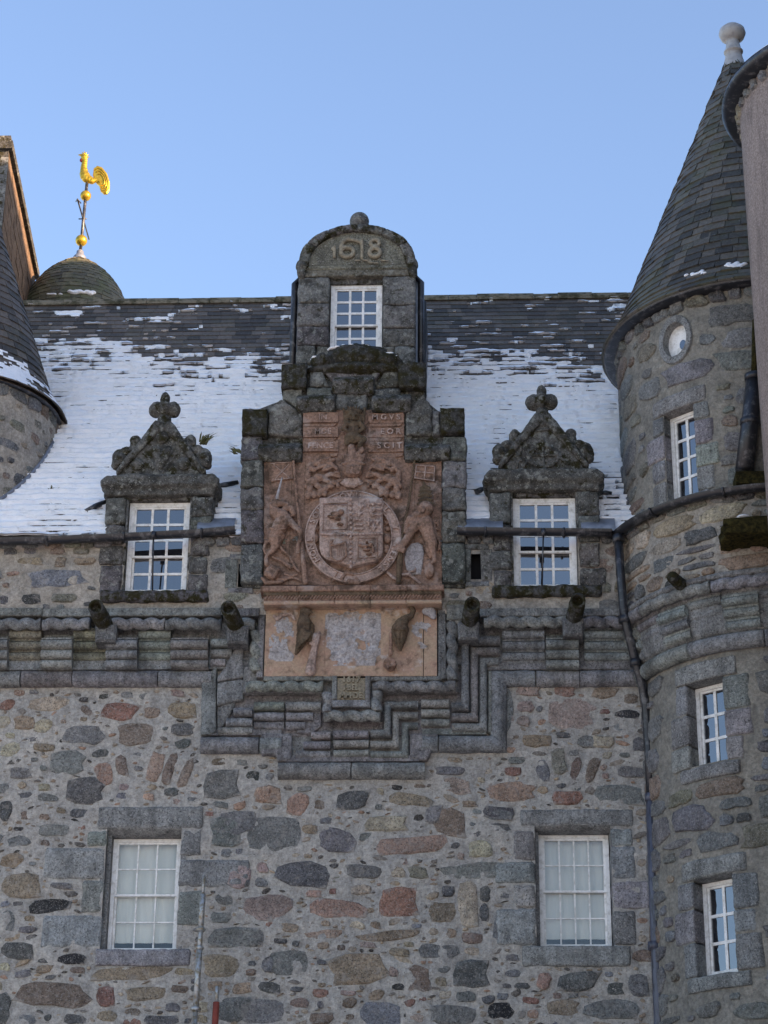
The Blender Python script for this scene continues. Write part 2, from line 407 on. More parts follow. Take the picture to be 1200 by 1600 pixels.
# ------------------------------------------------------------------ general building pieces
def unit_stone(seed, n=11, sq=2.6):
    r = random.Random(seed); V = []; s2 = r.uniform(0, 6.28); s3 = r.uniform(0, 6.28)
    rad = []
    for k in range(n):
        t = 2*pi*k/n + r.uniform(-.12, .12)
        q = (abs(cos(t))**sq + abs(sin(t))**sq)**(-1/sq)
        rad.append((t, .5*q*(.92+.09*sin(2*t+s2)+.07*sin(3*t+s3))*r.uniform(.84, 1.08)))
    for (y, k) in ((.8, 1.02), (-.25, 1.0), (-.8, .93), (-1., .78)):
        for t, q in rad: V.append((q*k*cos(t), y*r.uniform(.62, 1.2) if y < -.5 else y, q*k*sin(t)))
    V.append((r.uniform(-.1, .1), -r.uniform(.8, 1.25), r.uniform(-.08, .08))); F_ = []
    for a in range(3):
        for k in range(n):
            l = (k+1) % n; F_.append((a*n+k, a*n+l, (a+1)*n+l, (a+1)*n+k))
    for k in range(n): F_.append((3*n+k, 3*n+(k+1) % n, 4*n))
    return V, F_
STONES = []
for i in range(16):
    V, F_ = unit_stone(i, (8, 9, 10, 12)[i % 4], 3.0 if i % 2 else 5.0)
    me = MB().add(V, F_).mesh('stone', 50); me.materials.append(M['stone']); STONES.append(me)
SQUARE = []
for i in range(10):
    r_ = random.Random(500+i); V, F_ = unit_stone(500+i, 14, 6)
    V = [(x*1.0, y, z) for x, y, z in V]
    me = MB().add(V, F_).mesh('stone', 50); me.materials.append(M['squared']); SQUARE.append(me)
def stone_obj(parent, c, w, h, d, col, rot=0, face=None, name='stone', lib=None):
    mw = Matrix.Translation(c)
    if face is not None: mw = mw @ Matrix.Rotation(face, 4, 'Z')
    mw = mw @ Matrix.Rotation(rot, 4, 'Y') @ Matrix.Diagonal((w, d, h, 1))
    return link(name, random.choice(lib or STONES), None, parent, vary(col), mw=mw)
def sheet(x0, x1, z0, z1, res, Y, holes=(), amp=.012, seed=0, fn=None):
    nx = max(1, int((x1-x0)/res)); nzn = max(1, int((z1-z0)/res)); mb = MB(); V = []
    for j in range(nzn+1):
        z = z0 + (z1-z0)*j/nzn
        for i in range(nx+1):
            x = x0 + (x1-x0)*i/nx
            V.append((x, Y - amp*fb(x*3.1, seed, z*3.1, 3), z) if fn is None else fn(x, z))
    Fc = []
    for j in range(nzn):
        zc = z0 + (z1-z0)*(j+.5)/nzn
        for i in range(nx):
            xc = x0 + (x1-x0)*(i+.5)/nx
            if any(a < xc < b and c < zc < d for a, b, c, d in holes): continue
            o = j*(nx+1)+i; Fc.append((o, o+1, o+nx+2, o+nx+1))
    mb.v = V; mb.f = Fc; return mb
def block(parent, x0, x1, z0, z1, y0, y1, col, mat='granite', b=.014, j=.008, name='block'):
    """one dressed block with slightly uneven corners"""
    R_ = lambda: random.uniform(-j, j)
    poly = [(x0+R_(), z0+R_()), (x1+R_(), z0+R_()), (x1+R_(), z1+R_()), (x0+R_(), z1+R_())]
    if x1-x0 > .3: poly.insert(1, ((x0+x1)/2+R_()*4, z0+R_())); poly.insert(4, ((x0+x1)/2+R_()*4, z1+R_()))
    mb = MB().prism(poly, y0+random.uniform(-.008, .006), y1, b)
    if mat == 'granite': return rough(mb, name, M[mat], parent, vary(col, .2), .03, .013, 7)
    return mb.build(name, M[mat], parent, color=vary(col, .14))
PANE = MB().box(-.5, .5, 0, .004, -.5, .5).mesh('pane')
PANE_C = PANE.copy(); PANE.materials.append(M['glass']); PANE_C.materials.append(M['clear'])
def window(parent, xf, W, H, cols, rows, meet=None, blind=False, fw=.06, bw=.026, name='window', back=.25, depth=.10):
    mb = MB(xf)
    mb.box(-W/2, -W/2+fw, 0, depth, 0, H); mb.box(W/2-fw, W/2, 0, depth, 0, H)
    mb.box(-W/2+fw, W/2-fw, .004, depth, 0, fw*1.15); mb.box(-W/2+fw, W/2-fw, .004, depth, H-fw*.9, H)
    win = mb.build(name, M['white'], parent)
    x0, x1, z0, z1 = -W/2+fw, W/2-fw, fw*1.15, H-fw*.9
    rh = (z1-z0)/rows
    def sash(za, zb, nr, yo):
        st = .03
        m2 = MB(xf); m2.box(x0, x0+st, yo, yo+.04, za, zb); m2.box(x1-st, x1, yo, yo+.04, za, zb)
        m2.box(x0+st, x1-st, yo+.002, yo+.04, za, za+st); m2.box(x0+st, x1-st, yo+.002, yo+.04, zb-st*.9, zb)
        m2.build('sash', M['white'], win)
        a0, a1, b0, b1 = x0+st, x1-st, za+st, zb-st*.9
        for k in range(1, cols):
            xc = a0+(a1-a0)*k/cols; MB(xf).box(xc-bw/2, xc+bw/2, yo+.006, yo+.036, b0, b1).build('glazing_bar', M['white'], win)
        for k in range(1, nr):
            zc = b0+(b1-b0)*k/nr; MB(xf).box(a0, a1, yo+.009, yo+.034, zc-bw/2, zc+bw/2).build('glazing_bar', M['white'], win)
        for i in range(cols):
            for q in range(nr):
                xa, xb = a0+(a1-a0)*i/cols, a0+(a1-a0)*(i+1)/cols; zc, zd = b0+(b1-b0)*q/nr, b0+(b1-b0)*(q+1)/nr
                tw = Matrix.Rotation(random.uniform(-.006, .006), 4, 'X') @ Matrix.Rotation(random.uniform(-.006, .006), 4, 'Z')
                link('pane', PANE_C if blind else PANE, None, win, mw=(xf or Matrix()) @ Matrix.Translation(((xa+xb)/2, yo+.022, (zc+zd)/2)) @ tw @ Matrix.Diagonal((xb-xa, 1, zd-zc, 1)))
    if meet:
        zm = z1 - rh*meet
        sash(zm-.01, z1, meet, .018); sash(z0, zm+.025, rows-meet, .062)
    else: sash(z0, z1, rows, .03)
    if blind:
        zb = z0 + .12
        bl = sheet(-W/2+.02, W/2-.02, zb, H, .03, 0, fn=lambda x, z: (x, .16+.008*sin(x*38+z*3)+.004*nz(x*7, 0, z*4), z)); bl.xf = None
        bl.v = [tuple((xf or Matrix()) @ Vector(p)) for p in bl.v]
        bl.build('blind', M['blind'], win, True)
    mb = MB(xf); mb.box(-W/2-.02, W/2+.02, back, back+.03, -.02, H+.02)
    mb.build('room_backing', M['dark'], win)  # near-black sheet in place of an unlit room
    return win
def T(x, y, z, a=0): return Matrix.Translation((x, y, z)) @ Matrix.Rotation(a, 4, 'Z')

# ------------------------------------------------------------------ the main block
castle = thing('castle_block', 'rubble stone castle block with snow covered slate roof and corbelled string course', 'castle')
XL, XR = -7.5, 6.0
ZS = PZ(300, 1060, 0)            # corbel course level
WIN = []
for (xa, xb, ya, zt, zb, lint, cols) in ((172.5, 281.5, 1400, 1311, 1490, 1293, 3), (843, 953.5, 1395, 1305, 1484, 1290, 4)):
    Yw = .26
    X0, X1 = PX(xa, ya, Yw), PX(xb, ya, Yw); Z1, Z0 = PZ((xa+xb)/2, zt, Yw), PZ((xa+xb)/2, zb, Yw); ZL = PZ((xa+xb)/2, lint, 0)
    WIN.append((X0, X1, Z0, Z1, ZL, cols, Yw))
holes = [(a-.05, b+.02, c-.02, l) for a, b, c, d, l, n, y in WIN]
wl = sheet(XL, XR, 5.6, ZS+.6, .035, 0, holes, .026)
wl.box(XL, XR, .03, 1.0, 0, 5.61)
wall = wl.build('wall', M['mortar'], castle, True, fix=False)
MB().box(XL, XR, 1.0, 8.5, 0, ZS+2.2).build('inner_wall', M['dark'], castle)
MB().box(-13.5, XL+.01, .02, 8.5, 0, ZS+2.3).build('end_wall', M['mortar'], castle)
MB().box(-13.5, XL+.01, YU+.01, .03, ZS+.3, ZS+2.3).build('upper_end_wall', M['mortar_warm'], castle)
occ = []                          # occupied rectangles in picture pixels
def hand(ox, oy, s, lst, parent, Y, k=1.0):
    for t in lst:
        cx, cy, w_, h_, col = t[:5]; rot = radians(t[5]) if len(t) > 5 else radians(random.uniform(-5, 5))
        x, y = ox+cx/s, oy+cy/s; w2, h2 = w_/s, h_/s
        p = P(x, y, Y); W = (PX(x+w2/2, y, Y)-PX(x-w2/2, y, Y))*1.06*k; H = (PZ(x, y-h2/2, Y)-PZ(x, y+h2/2, Y))*1.08*k
        p.y = Y + .004
        stone_obj(parent, p, W*1.05, H*1.06, random.uniform(.016, .034), C[col], rot)
        occ.append((x-w2/2, x+w2/2, y-h2/2, y+h2/2))
A = [(535,605,165,80,'red',8),(35,575,75,45,'red'),(220,570,200,60,'cream'),(110,655,100,60,'tan'),(195,670,90,60,'cream'),(375,710,180,90,'grey'),
 (610,705,160,110,'brown'),(300,835,165,100,'grey'),(380,960,180,110,'dark'),(465,885,75,120,'orange',-15),(545,845,55,90,'brown',-10),(695,850,64,150,'orange',12),
 (755,860,52,140,'brown',18),(830,880,44,140,'brown',20),(680,610,70,55,'tan'),(810,600,140,70,'tan'),(815,685,110,50,'dark'),(50,775,100,60,'cream'),
 (195,765,100,35,'tan'),(360,1060,100,45,'dark'),(20,1050,70,90,'dark',25),(210,990,90,40,'grey'),(990,930,170,130,'grey'),(1180,975,80,70,'orange'),
 (665,985,50,30,'orange'),(765,965,70,35,'dark'),(240,1135,150,60,'grey'),(1060,1100,170,110,'grey'),(90,880,100,50,'grey'),(385,600,60,35,'brown',30)]
B = [(30,625,70,110,'grey'),(75,760,160,75,'dark'),(320,795,125,55,'black'),(200,840,80,35,'tan'),(240,955,320,120,'brown',6),(470,965,90,90,'red'),
 (655,950,180,70,'tan'),(10,1020,80,130,'dark'),(330,1065,100,50,'dark'),(720,1070,150,50,'dark'),(985,825,160,115,'tan'),(1040,1020,190,110,'grey'),
 (1195,820,50,80,'grey'),(1165,455,55,45,'grey'),(1170,390,50,45,'pink'),(985,610,90,55,'grey'),(1160,570,140,100,'pink'),(1070,430,110,100,'pink'),
 (1010,230,150,130,'grey'),(90,470,190,110,'tan'),(55,355,110,60,'tan'),(215,560,180,70,'black',-12),(125,665,90,30,'grey'),(270,470,110,30,'grey'),
 (600,860,380,62,'tan'),(820,852,90,35,'tan'),(1050,700,250,92,'ash',0)]
Cc = [(115,175,125,75,'orange'),(245,220,110,95,'orange'),(490,200,155,85,'dark'),(740,200,190,65,'tan'),(925,70,130,45,'grey'),(130,350,250,165,'grey'),
 (295,330,75,40,'tan'),(415,380,160,120,'grey'),(640,305,200,70,'cream'),(755,400,310,88,'orange',-5),(265,530,235,130,'dark',4),(85,500,50,45,'pink'),
 (75,570,50,40,'grey'),(540,520,160,70,'grey'),(690,525,75,50,'cream'),(780,525,90,55,'green'),(400,608,34,26,'red'),(405,494,40,24,'black'),(525,600,90,45,'cream'),
 (695,655,185,135,'red'),(115,680,230,110,'pink'),(415,685,250,92,'orange'),(890,700,115,105,'brown',0),(1000,665,100,205,'cream',0),(1080,620,50,65,'dark',0),
 (1075,700,40,90,'dark',0),(915,608,55,55,'dark',0),(45,810,90,90,'grey'),(1160,770,90,150,'grey',10),(1045,515,330,80,'ash',0),(925,300,150,120,'brown'),
 (850,265,75,80,'grey'),(1060,420,110,80,'cream'),(1140,255,130,60,'dark'),(1150,160,120,70,'orange'),(195,930,200,110,'grey'),(510,955,260,140,'tan',-10),
 (785,1000,105,120,'brown'),(1020,975,170,125,'dark'),(875,875,170,75,'grey'),(695,880,100,35,'tan'),(650,805,290,46,'tan'),(360,800,170,45,'tan'),
 (670,970,45,50,'pink'),(345,1062,75,40,'red'),(250,1105,80,50,'brown'),(90,1145,190,130,'grey'),(350,1175,100,60,'brown'),(475,1105,70,45,'brown'),
 (610,1160,200,110,'blue'),(745,1105,50,35,'red'),(940,1160,210,100,'grey'),(1150,1140,115,80,'black'),(1095,1090,60,40,'dark'),(800,1090,34,22,'red'),
 (40,930,34,25,'dark'),(35,970,50,28,'brown'),(350,925,45,25,'dark'),(240,1045,60,24,'dark'),(165,830,60,24,'dark')]
D = [(650,810,290,165,'pink',4),(395,675,150,55,'pink'),(610,675,130,60,'orange'),(845,685,160,65,'tan'),(975,810,140,60,'black'),(380,765,100,70,'pink'),
 (365,850,75,70,'pink'),(445,965,175,75,'tan'),(735,970,100,80,'grey'),(830,970,130,80,'cream'),(600,935,90,35,'dark'),(845,795,60,30,'red'),(1045,990,80,85,'dark'),
 (480,1140,88,130,'grey',-25),(575,1085,90,150,'green',-8),(675,1130,64,130,'brown',8),(770,1135,70,150,'brown',15),(305,1145,100,55,'red'),(300,1265,290,105,'orange',0),
 (625,1300,170,95,'red'),(940,1280,300,110,'grey'),(1000,1150,170,75,'grey'),(960,1050,70,30,'grey'),(220,1400,165,70,'grey'),(590,1230,60,30,'dark'),(685,1245,50,30,'dark')]
E = [(200,895,65,70,'orange',15),(355,895,195,85,'dark'),(285,1015,150,70,'tan'),(500,1020,240,100,'grey'),(150,1040,50,45,'orange'),(620,915,100,100,'grey'),
 (640,780,90,60,'brown'),(60,790,60,30,'grey'),(60,860,70,40,'grey')]
hand(0, 900, 2.857, A, wall, 0); hand(0, 1220, 2.857, B, wall, 0); hand(380, 1180, 2.857, Cc, wall, 0)
hand(720, 900, 3.75, D, wall, 0); hand(780, 1220, 2.857, E, wall, 0)
# dressed surrounds of the two windows
SUR = [  # left edge list, right edge list, lintel, sill in crop pixels (origin, scale)
 ((0,1220,2.857), [(200,300,440),(372,445,590),(192,600,745),(392,225,297)], [(905,222,335),(1115,352,475),(905,490,645)], (440,118,905,210), (425,772,848,828)),
 ((780,1220,2.857), [(62,222,357),(-20,364,458),(62,466,568),(-15,572,735)], [(590,215,290),(610,292,440),(680,446,572),(612,578,735)], (95,130,600,205), (100,758,590,832))]
for (o, lj, rj, li, si), (X0, X1, Z0, Z1, ZL, cols, Yw) in zip(SUR, WIN):
    ox, oy, s = o
    cv = lambda x, y: (PX(ox+x/s, oy+y/s, 0), PZ(ox+x/s, oy+y/s, 0))
    lx, rx = X0-.055, X1+.012
    for (xo, ya, yb) in lj:
        xx, zt = cv(xo, ya); _, zb = cv(xo, yb); block(wall, xx, lx, zb, zt, -.022, .42, C['ash'], name='jamb_stone', b=.02)
        q = cv(0, 0); occ.append((ox+xo/s, ox+470/s, oy+ya/s, oy+yb/s))
    for (xo, ya, yb) in rj:
        xx, zt = cv(xo, ya); _, zb = cv(xo, yb); block(wall, rx, xx, zb, zt, -.02, .42, C['ash'], name='jamb_stone')
        occ.append((ox+500/s, ox+xo/s, oy+ya/s, oy+yb/s))
    # plain reveals behind the face blocks
    for xa, xb, ya in ((X0-.055, X0-.004, .12), (lx-.06, lx-.003, .004), (rx+.004, rx+.08, .004)):
        MB().box(xa, xb, ya, .45, Z0-.02, ZL-.002).build('reveal', M['granite'], wall, color=C['grey'])
    xa, zt = cv(li[0], li[1]); xb, zb = cv(li[2], li[3])
    mb = MB(); prof = [(-.024, ZL+.0), (-.03, zt), (.45, zt), (.45, Z1+.004), (.10, Z1+.006)]
    n = 5
    mb.add([(xa, y, z) for y, z in prof]+[(xb, y, z) for y, z in prof], [(4,3,2,1,0),(5,6,7,8,9)]+[(i,(i+1)%5,5+(i+1)%5,5+i) for i in range(5)])
    rough(mb, 'lintel', M['granite'], wall, C['ash'], .03, .012, 7)
    xa, zt = cv(si[0], si[1]); xb, zb = cv(si[2], si[3])
    block(wall, xa, xb, zb, Z0-.006, -.04, .4, C['ash'], name='sill', b=.02)
    for r_ in (li, si): occ.append((ox+r_[0]/s, ox+r_[2]/s, oy+r_[1]/s, oy+r_[3]/s))
    occ.append((ox+430/s if s else 0, ox+500/s, oy+200/s, oy+780/s)); occ.append((ox+150/s, ox+500/s, oy+180/s, oy+760/s) if ox else (ox+480/s, ox+830/s, oy+200/s, oy+780/s))
    w_ = window(castle, T((X0+X1)/2, Yw, Z0), X1-X0, Z1-Z0, cols, 4, 2, True, fw=.05, bw=.02, back=.45)
    w_['label'] = 'white sash window of %s panes with pale blinds drawn' % ('twelve' if cols == 3 else 'sixteen')
def clash(x, y, w_, h_, k=.9):
    a, b, c, d = x-w_/2*k, x+w_/2*k, y-h_/2*k, y+h_/2*k
    for q in occ:
        if a < q[1] and b > q[0] and c < q[3] and d > q[2]: return True
    return False
def under_course(x, y):
    if y < 1076: return True
    if 306 < x < 794 and y < 1182: return True
    if 426 < x < 674 and y < 1224: return True
    return x > 1005
# filler stones, large to small
pal = ['grey']*6+['ash']*4+['dark']*3+['tan']*4+['brown']*3+['pink']*2+['cream']*3+['orange','green','blue','red','vdark']
cnt = sum(1 for o in wall.children if o.name.startswith('stone'))
for size, tries in (((46, 24), 500), ((34, 17), 900), ((24, 12), 2400), ((16, 9), 4000)):
    for _ in range(tries):
        if cnt >= 296: break
        x, y = random.uniform(-10, 1000), random.uniform(1080, 1600)
        w_, h_ = size[0]*random.uniform(.75, 1.3), size[1]*random.uniform(.8, 1.3)
        if under_course(x, y-h_/2) or clash(x, y, w_+3, h_+3, 1): continue
        p = P(x, y, 0); p.y = .004
        stone_obj(wall, p, w_/116, h_/108, random.uniform(.010, .022), C[random.choice(pal)], radians(random.uniform(-9, 9)))
        occ.append((x-w_/2, x+w_/2, y-h_/2, y+h_/2)); cnt += 1
mb = MB()                         # pinnings and the stones outside the picture
def add_stone(mb, V, F_, mw): mb.add([mw @ Vector(p) for p in V], F_)
US = [unit_stone(100+i, 7, 2.3) for i in range(8)]
for _i in range(15000):
    x, y = random.uniform(-180, 1010), random.uniform(1080, 1720)
    inside = -10 < x and y < 1600
    big = _i < 5000
    w_, h_ = ((random.uniform(15, 34), random.uniform(8, 15)) if big else (random.uniform(5, 15), random.uniform(2.5, 7))) if inside else (random.uniform(18, 50), random.uniform(10, 26))
    if under_course(x, y-h_/2) or clash(x, y, w_, h_, 1.0 if not big else .96): continue
    V, F_ = random.choice(US); p = P(x, y, 0); p.y = .002
    add_stone(mb, V, F_, Matrix.Translation(p) @ Matrix.Rotation(radians(random.uniform(-25, 25)), 4, 'Y') @ Matrix.Diagonal((w_/116, random.uniform(.008, .02), h_/108, 1)))
    occ.append((x-w_/2, x+w_/2, y-h_/2, y+h_/2))
mb.build('pinning_stones', M['rubble'], wall, 50, color=(.235, .215, .195), kind='stuff', fix=False)

# ------------------------------------------------------------------ corbelled string course
def half_roll(r, y0, n=7, flat=.02):
    """profile across the run: from u=-r to r, bulging to -Y from the plane y0"""
    return [(-r, y0+.25)] + [(-r*cos(pi*k/n), y0 - r*.95*sin(pi*k/n)) for k in range(n+1)] + [(r, y0+.25)]
def run(parent, pts, r, y0, name='roll_moulding', col='ash', mat='corbel', nudge=True):
    """half round moulding through picture points taken on its front"""
    path = [(PX(x, y, y0-r*.6), PZ(x, y, y0-r*.6)) for x, y in pts]
    if path[0][0] > path[-1][0]: path = path[::-1]
    # subdivide for wear
    q = []
    for a, b in zip(path, path[1:]):
        q.append(a)
    q.append(path[-1])
    q2 = []
    for a, b in zip(q, q[1:]):
        m = max(1, int(hypot(b[0]-a[0], b[1]-a[1])/.05)); q2 += [(a[0]+(b[0]-a[0])*i/m, a[1]+(b[1]-a[1])*i/m) for i in range(m)]
    q2.append(q[-1]); mb = MB().sweep(q2, half_roll(r, y0))
    mb.v = [(x+.007*nz(x*9, y*9, z*9+3), y+.012*fb(x*8, y*8, z*8, 2), z+.008*nz(x*9+5, y*9, z*9)) for x, y, z in mb.v]
    return mb.build(name, M[mat], parent, 40, color=vary(C[col], .2))
TR, TY = .115, -.045
base_run = MB().sweep([(PX(-90, 1058, TY-.07), PZ(150, 1058, TY-.07)), (PX(31, 1058, TY-.07), PZ(150, 1058, TY-.07))], half_roll(TR, TY)).build('string_course', M['corbel'], castle, 40, color=C['ash'])
sc = base_run
for pts in ([(33,1058),(112,1058)],[(113.5,1058),(246,1058)],[(247.5,1058),(330,1058)],[(313,1162),(404,1162)],[(406,1162),(440,1162)],
            [(434,1202),(548,1202)],[(550,1202),(664,1202)],[(660,1160),(684,1160)],[(686,1160),(779,1160),(779,1058),(836,1058)],[(838,1058),(905,1058)],[(906,1058),(1000,1056)]):
    run(sc, pts, TR if pts[0][1] > 1000 else .1, TY)
# fillets above the big roll
for a, b, y in ((-80,330,1041),(330,440,1143),(445,655,1184),(660,760,1142),(800,1000,1040)):
    z = PZ((a+b)/2, y, -.1); MB().box(PX(a, y, -.1), PX(b, y, -.1), -.10, .25, z-.05, z+.03).build('fillet', M['corbel'], sc, color=vary(C['grey']))
# backing steps so that nothing hangs free
def pbox(parent, x0, x1, y0, y1, Y0, Y1, name='backing_stone', col='grey', mat='corbel', b=.012):
    X0, X1 = PX(x0, (y0+y1)/2, Y0), PX(x1, (y0+y1)/2, Y0); Z1, Z0 = PZ((x0+x1)/2, y0, Y0), PZ((x0+x1)/2, y1, Y0)
    return block(parent, X0, X1, Z0, Z1, Y0, Y1, C[col], mat, b, .004, name)
pbox(sc, -80, 420, 950, 1046, -.10, .3); pbox(sc, 690, 1000, 950, 1046, -.10, .3)
pbox(sc, 345, 760, 1040, 1150, -.055, .3); pbox(sc, 450, 655, 1100, 1190, -.04, .3)
def roll_block(parent, x0, x1, ys, y0s, top, bot, proud, name='corbel_block'):
    """a chequer corbel: rolls one above the other with square fillets between; ys roll centres in px"""
    mb = MB(); Xa, Xb = PX(x0+.6, ys[0], -.2), PX(x1-.6, ys[0], -.2)
    for y, Yb in zip(ys, y0s):
        Yb -= proud; zc = PZ((x0+x1)/2, y, Yb-.05); r = .058
        mb.sweep([(Xa, zc), (Xb, zc)], half_roll(r, Yb, 6)); mb.box(Xa+.004, Xb-.004, Yb-.014, .2, zc+r*1.12, zc+r*1.12+.022)
    z1, z0 = PZ(x0, top, -.2), PZ(x0, bot, -.12)
    mb.box(Xa+.006, Xb-.006, y0s[-1]-proud+.035, .22, z0, z1)
    return mb.build(name, M['corbel'], parent, 40, color=vary(C[random.choice(('ash','grey','ash','green','ash'))], .2))
CY = [-.215, -.165, -.115]
def chequer(xs, first):
    k = first
    for a, b in zip(xs, xs[1:]):
        if k % 2: roll_block(sc, a, b, [1004, 1020, 1035.5], CY, 990, 1042, .075)
        else:
            roll_block(sc, a, b, [989, 1006.5, 1024], CY, 980, 1042, -.01)
        k += 1
chequer([-90, -38, 15, 66, 115.5, 167, 217, 268, 327], 0)
# left return: rolls dying into plain slabs
for (xa, xb, y, Yb) in ((329,372,1003,-.22),(329,362,1019,-.17),(329,352,1034,-.12)):
    run(sc, [(xa, y), (xb, y)], .055, Yb)
for (xa, xb, y, Yb) in ((365,394,1111,-.17),(353,394,1127,-.13),(341,394,1141,-.09)):
    run(sc, [(xa, y), (xb, y)], .055, Yb)
def pslab(parent, pts, Y0, Y1=.2, name='slab', col='ash', mat='corbel', b=.012):
    return rough(MB().prism([(PX(x, y, Y0), PZ(x, y, Y0)) for x, y in pts], Y0, Y1, b), name, M[mat], parent, vary(C[col]), .022, .009, 8)
pslab(sc, [(315,1066),(338,1040),(338,1146),(313,1148)], -.12)
pslab(sc, [(339,1058),(352,1040),(370,1005),(381,998),(381,1058),(339,1064)], -.19)
pslab(sc, [(339,1066),(381,1060),(381,1092),(339,1102)], -.16); pslab(sc, [(339,1104),(369,1094),(364,1110),(343,1143),(339,1144)], -.12)
pslab(sc, [(407,1146),(456,1146),(456,1186),(434,1190),(432,1178),(407,1178)], -.12); pslab(sc, [(640,1146),(668,1146),(685,1146),(685,1150),(667,1188),(640,1186)], -.11)
# lower step blocks
for y, Yb in zip((1104, 1120, 1135), (-.17, -.13, -.09)):
    run(sc, [(397, y-2), (444, y-2)], .055, Yb-.0); run(sc, [(447, y-2), (502-(y-1104)*.8, y-2)], .055, Yb-.03)
pslab(sc, [(462,1145),(478,1118),(503,1098),(503,1134),(487,1146)], -.115)
for y, Yb in zip((1148, 1163, 1178), (-.14, -.11, -.08)):
    run(sc, [(486-(y-1148)*.8, y), (516, y)], .05, Yb); run(sc, [(521, y-2), (576, y-2)], .05, Yb-.02)
for k, (xx, yt, yb_) in enumerate(((605,1100,1144),(618,1117,1162),(633,1133,1178))):
    run(sc, [(579, yb_), (xx, yb_), (xx, yt), (653, yt)], .047, -.165+.035*k)
for y, Yb in zip((1098, 1113, 1128), (-.17, -.13, -.09)): run(sc, [(658, y), (702, y)], .055, Yb)
for k, (xx, yt, yb_) in enumerate(((727,999,1103),(741,1016,1119),(755,1032.5,1135))):
    run(sc, [(706, yb_), (xx, yb_), (xx, yt), (781-k, yt)], .056, -.215+.05*k)
pslab(sc, [(762,1046),(769,1046),(769,1145),(762,1145)], -.11)
pslab(sc, [(790,1072),(799,1080),(803,1108),(799,1132),(790,1150)], -.03, .1)
for xs, f in (([784, 851], 0), ([852, 904], 1), ([912, 990], 0)):
    chequer(xs, f)
# rope moulding
def rope(parent, pts, r, y0, pitch=.24, hand_=1, name='rope_moulding'):
    path = [Vector((PX(x, y, y0-r*.6), y0, PZ(x, y, y0-r*.6))) for x, y in pts]
    V, Fc = [], []; n = 20; L = 0; rings = []
    for a, b in zip(path, path[1:]):
        m = max(2, int((b-a).length/.02))
        for i in range(m): rings.append((a.lerp(b, i/m), (b-a).normalized(), L+(b-a).length*i/m))
        L += (b-a).length
    rings.append((path[-1], (path[-1]-path[-2]).normalized(), L))
    for c, d, s_ in rings:
        u = d.cross(Vector((0, 1, 0))).normalized()
        for k in range(n):
            t = 2*pi*k/n; q = abs(sin(pi*s_/pitch*1.0 + hand_*t*.5)); rr = r*(.56 + .54*q**.75)
            rr *= 1 + .06*nz(c.x*9, t, c.z*9)
            V.append(c + (u*cos(t) + Vector((0, 1, 0))*sin(t))*rr)
    for i in range(len(rings)-1):
        for k in range(n): Fc.append((i*n+k, i*n+(k+1)%n, (i+1)*n+(k+1)%n, (i+1)*n+k))
    Fc += [tuple(range(n-1, -1, -1)), tuple(range((len(rings)-1)*n, len(rings)*n))]
    return MB().add(V, Fc).build(name, M['corbel'], parent, True, color=vary(C['ash'], .15))
RY = -.315
for a, b in ((-80, 63), (66, 140), (168, 257), (258.5, 345), (368, 398)):
    rope(sc, [(a, 973), (b, 973)], .085, RY)
for pts in ([(399,985),(399,1048)],[(384,1071),(505,1071)],[(512,1082),(512,1112)],[(506,1117),(594,1117)],[(588,1110),(588,1080)],[(582,1071),(712,1071)],
            [(706,1062),(706,972)],[(702,968),(722,968)]):
    rope(sc, pts, .078, -.25, hand_=-1 if pts[0][0] == pts[1][0] else 1)
for a, b in ((756, 895), (912, 985)): rope(sc, [(a, 970), (b, 970)], .085, RY)
for (a, b) in ((-80, 66), (67, 345), (369, 405), (750, 905), (911, 985)):
    pbox(sc, a, b, 950, 962, -.365, .0, 'cap_fillet')
pbox(sc, 402, 412, 960, 1058, -.30, .1, 'flat_band'); pbox(sc, 684, 697, 945, 1060, -.30, .1, 'flat_band')
pbox(sc, 412, 524, 1056, 1063, -.30, .1, 'flat_band'); pbox(sc, 576, 690, 1056, 1063, -.30, .1, 'flat_band')
pbox(sc, 372, 726, 980, 1040, -.15, .1); pbox(sc, 380, 715, 1040, 1082, -.19, .1); pbox(sc, 505, 596, 1080, 1124, -.19, .1)
pbox(sc, 698, 740, 945, 968, -.34, .1, 'flat_band')

# ------------------------------------------------------------------ upper wall below the eaves
ZG = PZ(500, 842, YU)            # eaves level
DORM = {}                        # dormer windows in this wall: X range, sill
for key, xa, xb, ys in (('a', 196, 293, 930), ('b', 803, 902, 922)):
    Yw = YU+.13
    DORM[key] = (PX(xa, ys-20, Yw), PX(xb, ys-20, Yw), PZ((xa+xb)/2, ys, Yw))
SLIT = [(371, 383, 880, 916), (736, 751, 864, 906)]
slits = [(PX(a, (c+d)/2, YU), PX(b, (c+d)/2, YU), PZ(a, d, YU), PZ(a, c, YU)) for a, b, c, d in SLIT]
hol = [(a-.02, b+.02, c, 99) for a, b, c in DORM.values()] + slits
up = sheet(XL, 4.4, PZ(500, 960, YU), ZG+.05, .03, YU, hol, .022, 5)
uw = up.build('upper_wall', M['mortar_warm'], castle, True, fix=False)
for a, b, c, d in slits:
    MB().box(a-.02, b+.02, YU+.16, YU+.18, c-.02, d+.02).build('slit_backing', M['dark'], uw)  # near-black sheet paints the shade inside the slit
    block(uw, a-.17, a-.004, c-.03, d+.05, YU-.03, YU+.15, C['ash'], 'lichen', name='jamb_stone'); block(uw, b+.004, b+.16, c-.03, d+.05, YU-.03, YU+.15, C['ash'], 'lichen', name='jamb_stone')
    block(uw, a-.12, b+.12, d+.052, d+.13, YU-.03, YU+.15, C['grey'], 'lichen', name='lintel'); block(uw, a-.12, b+.12, c-.11, c-.033, YU-.025, YU+.15, C['grey'], 'lichen', name='sill')
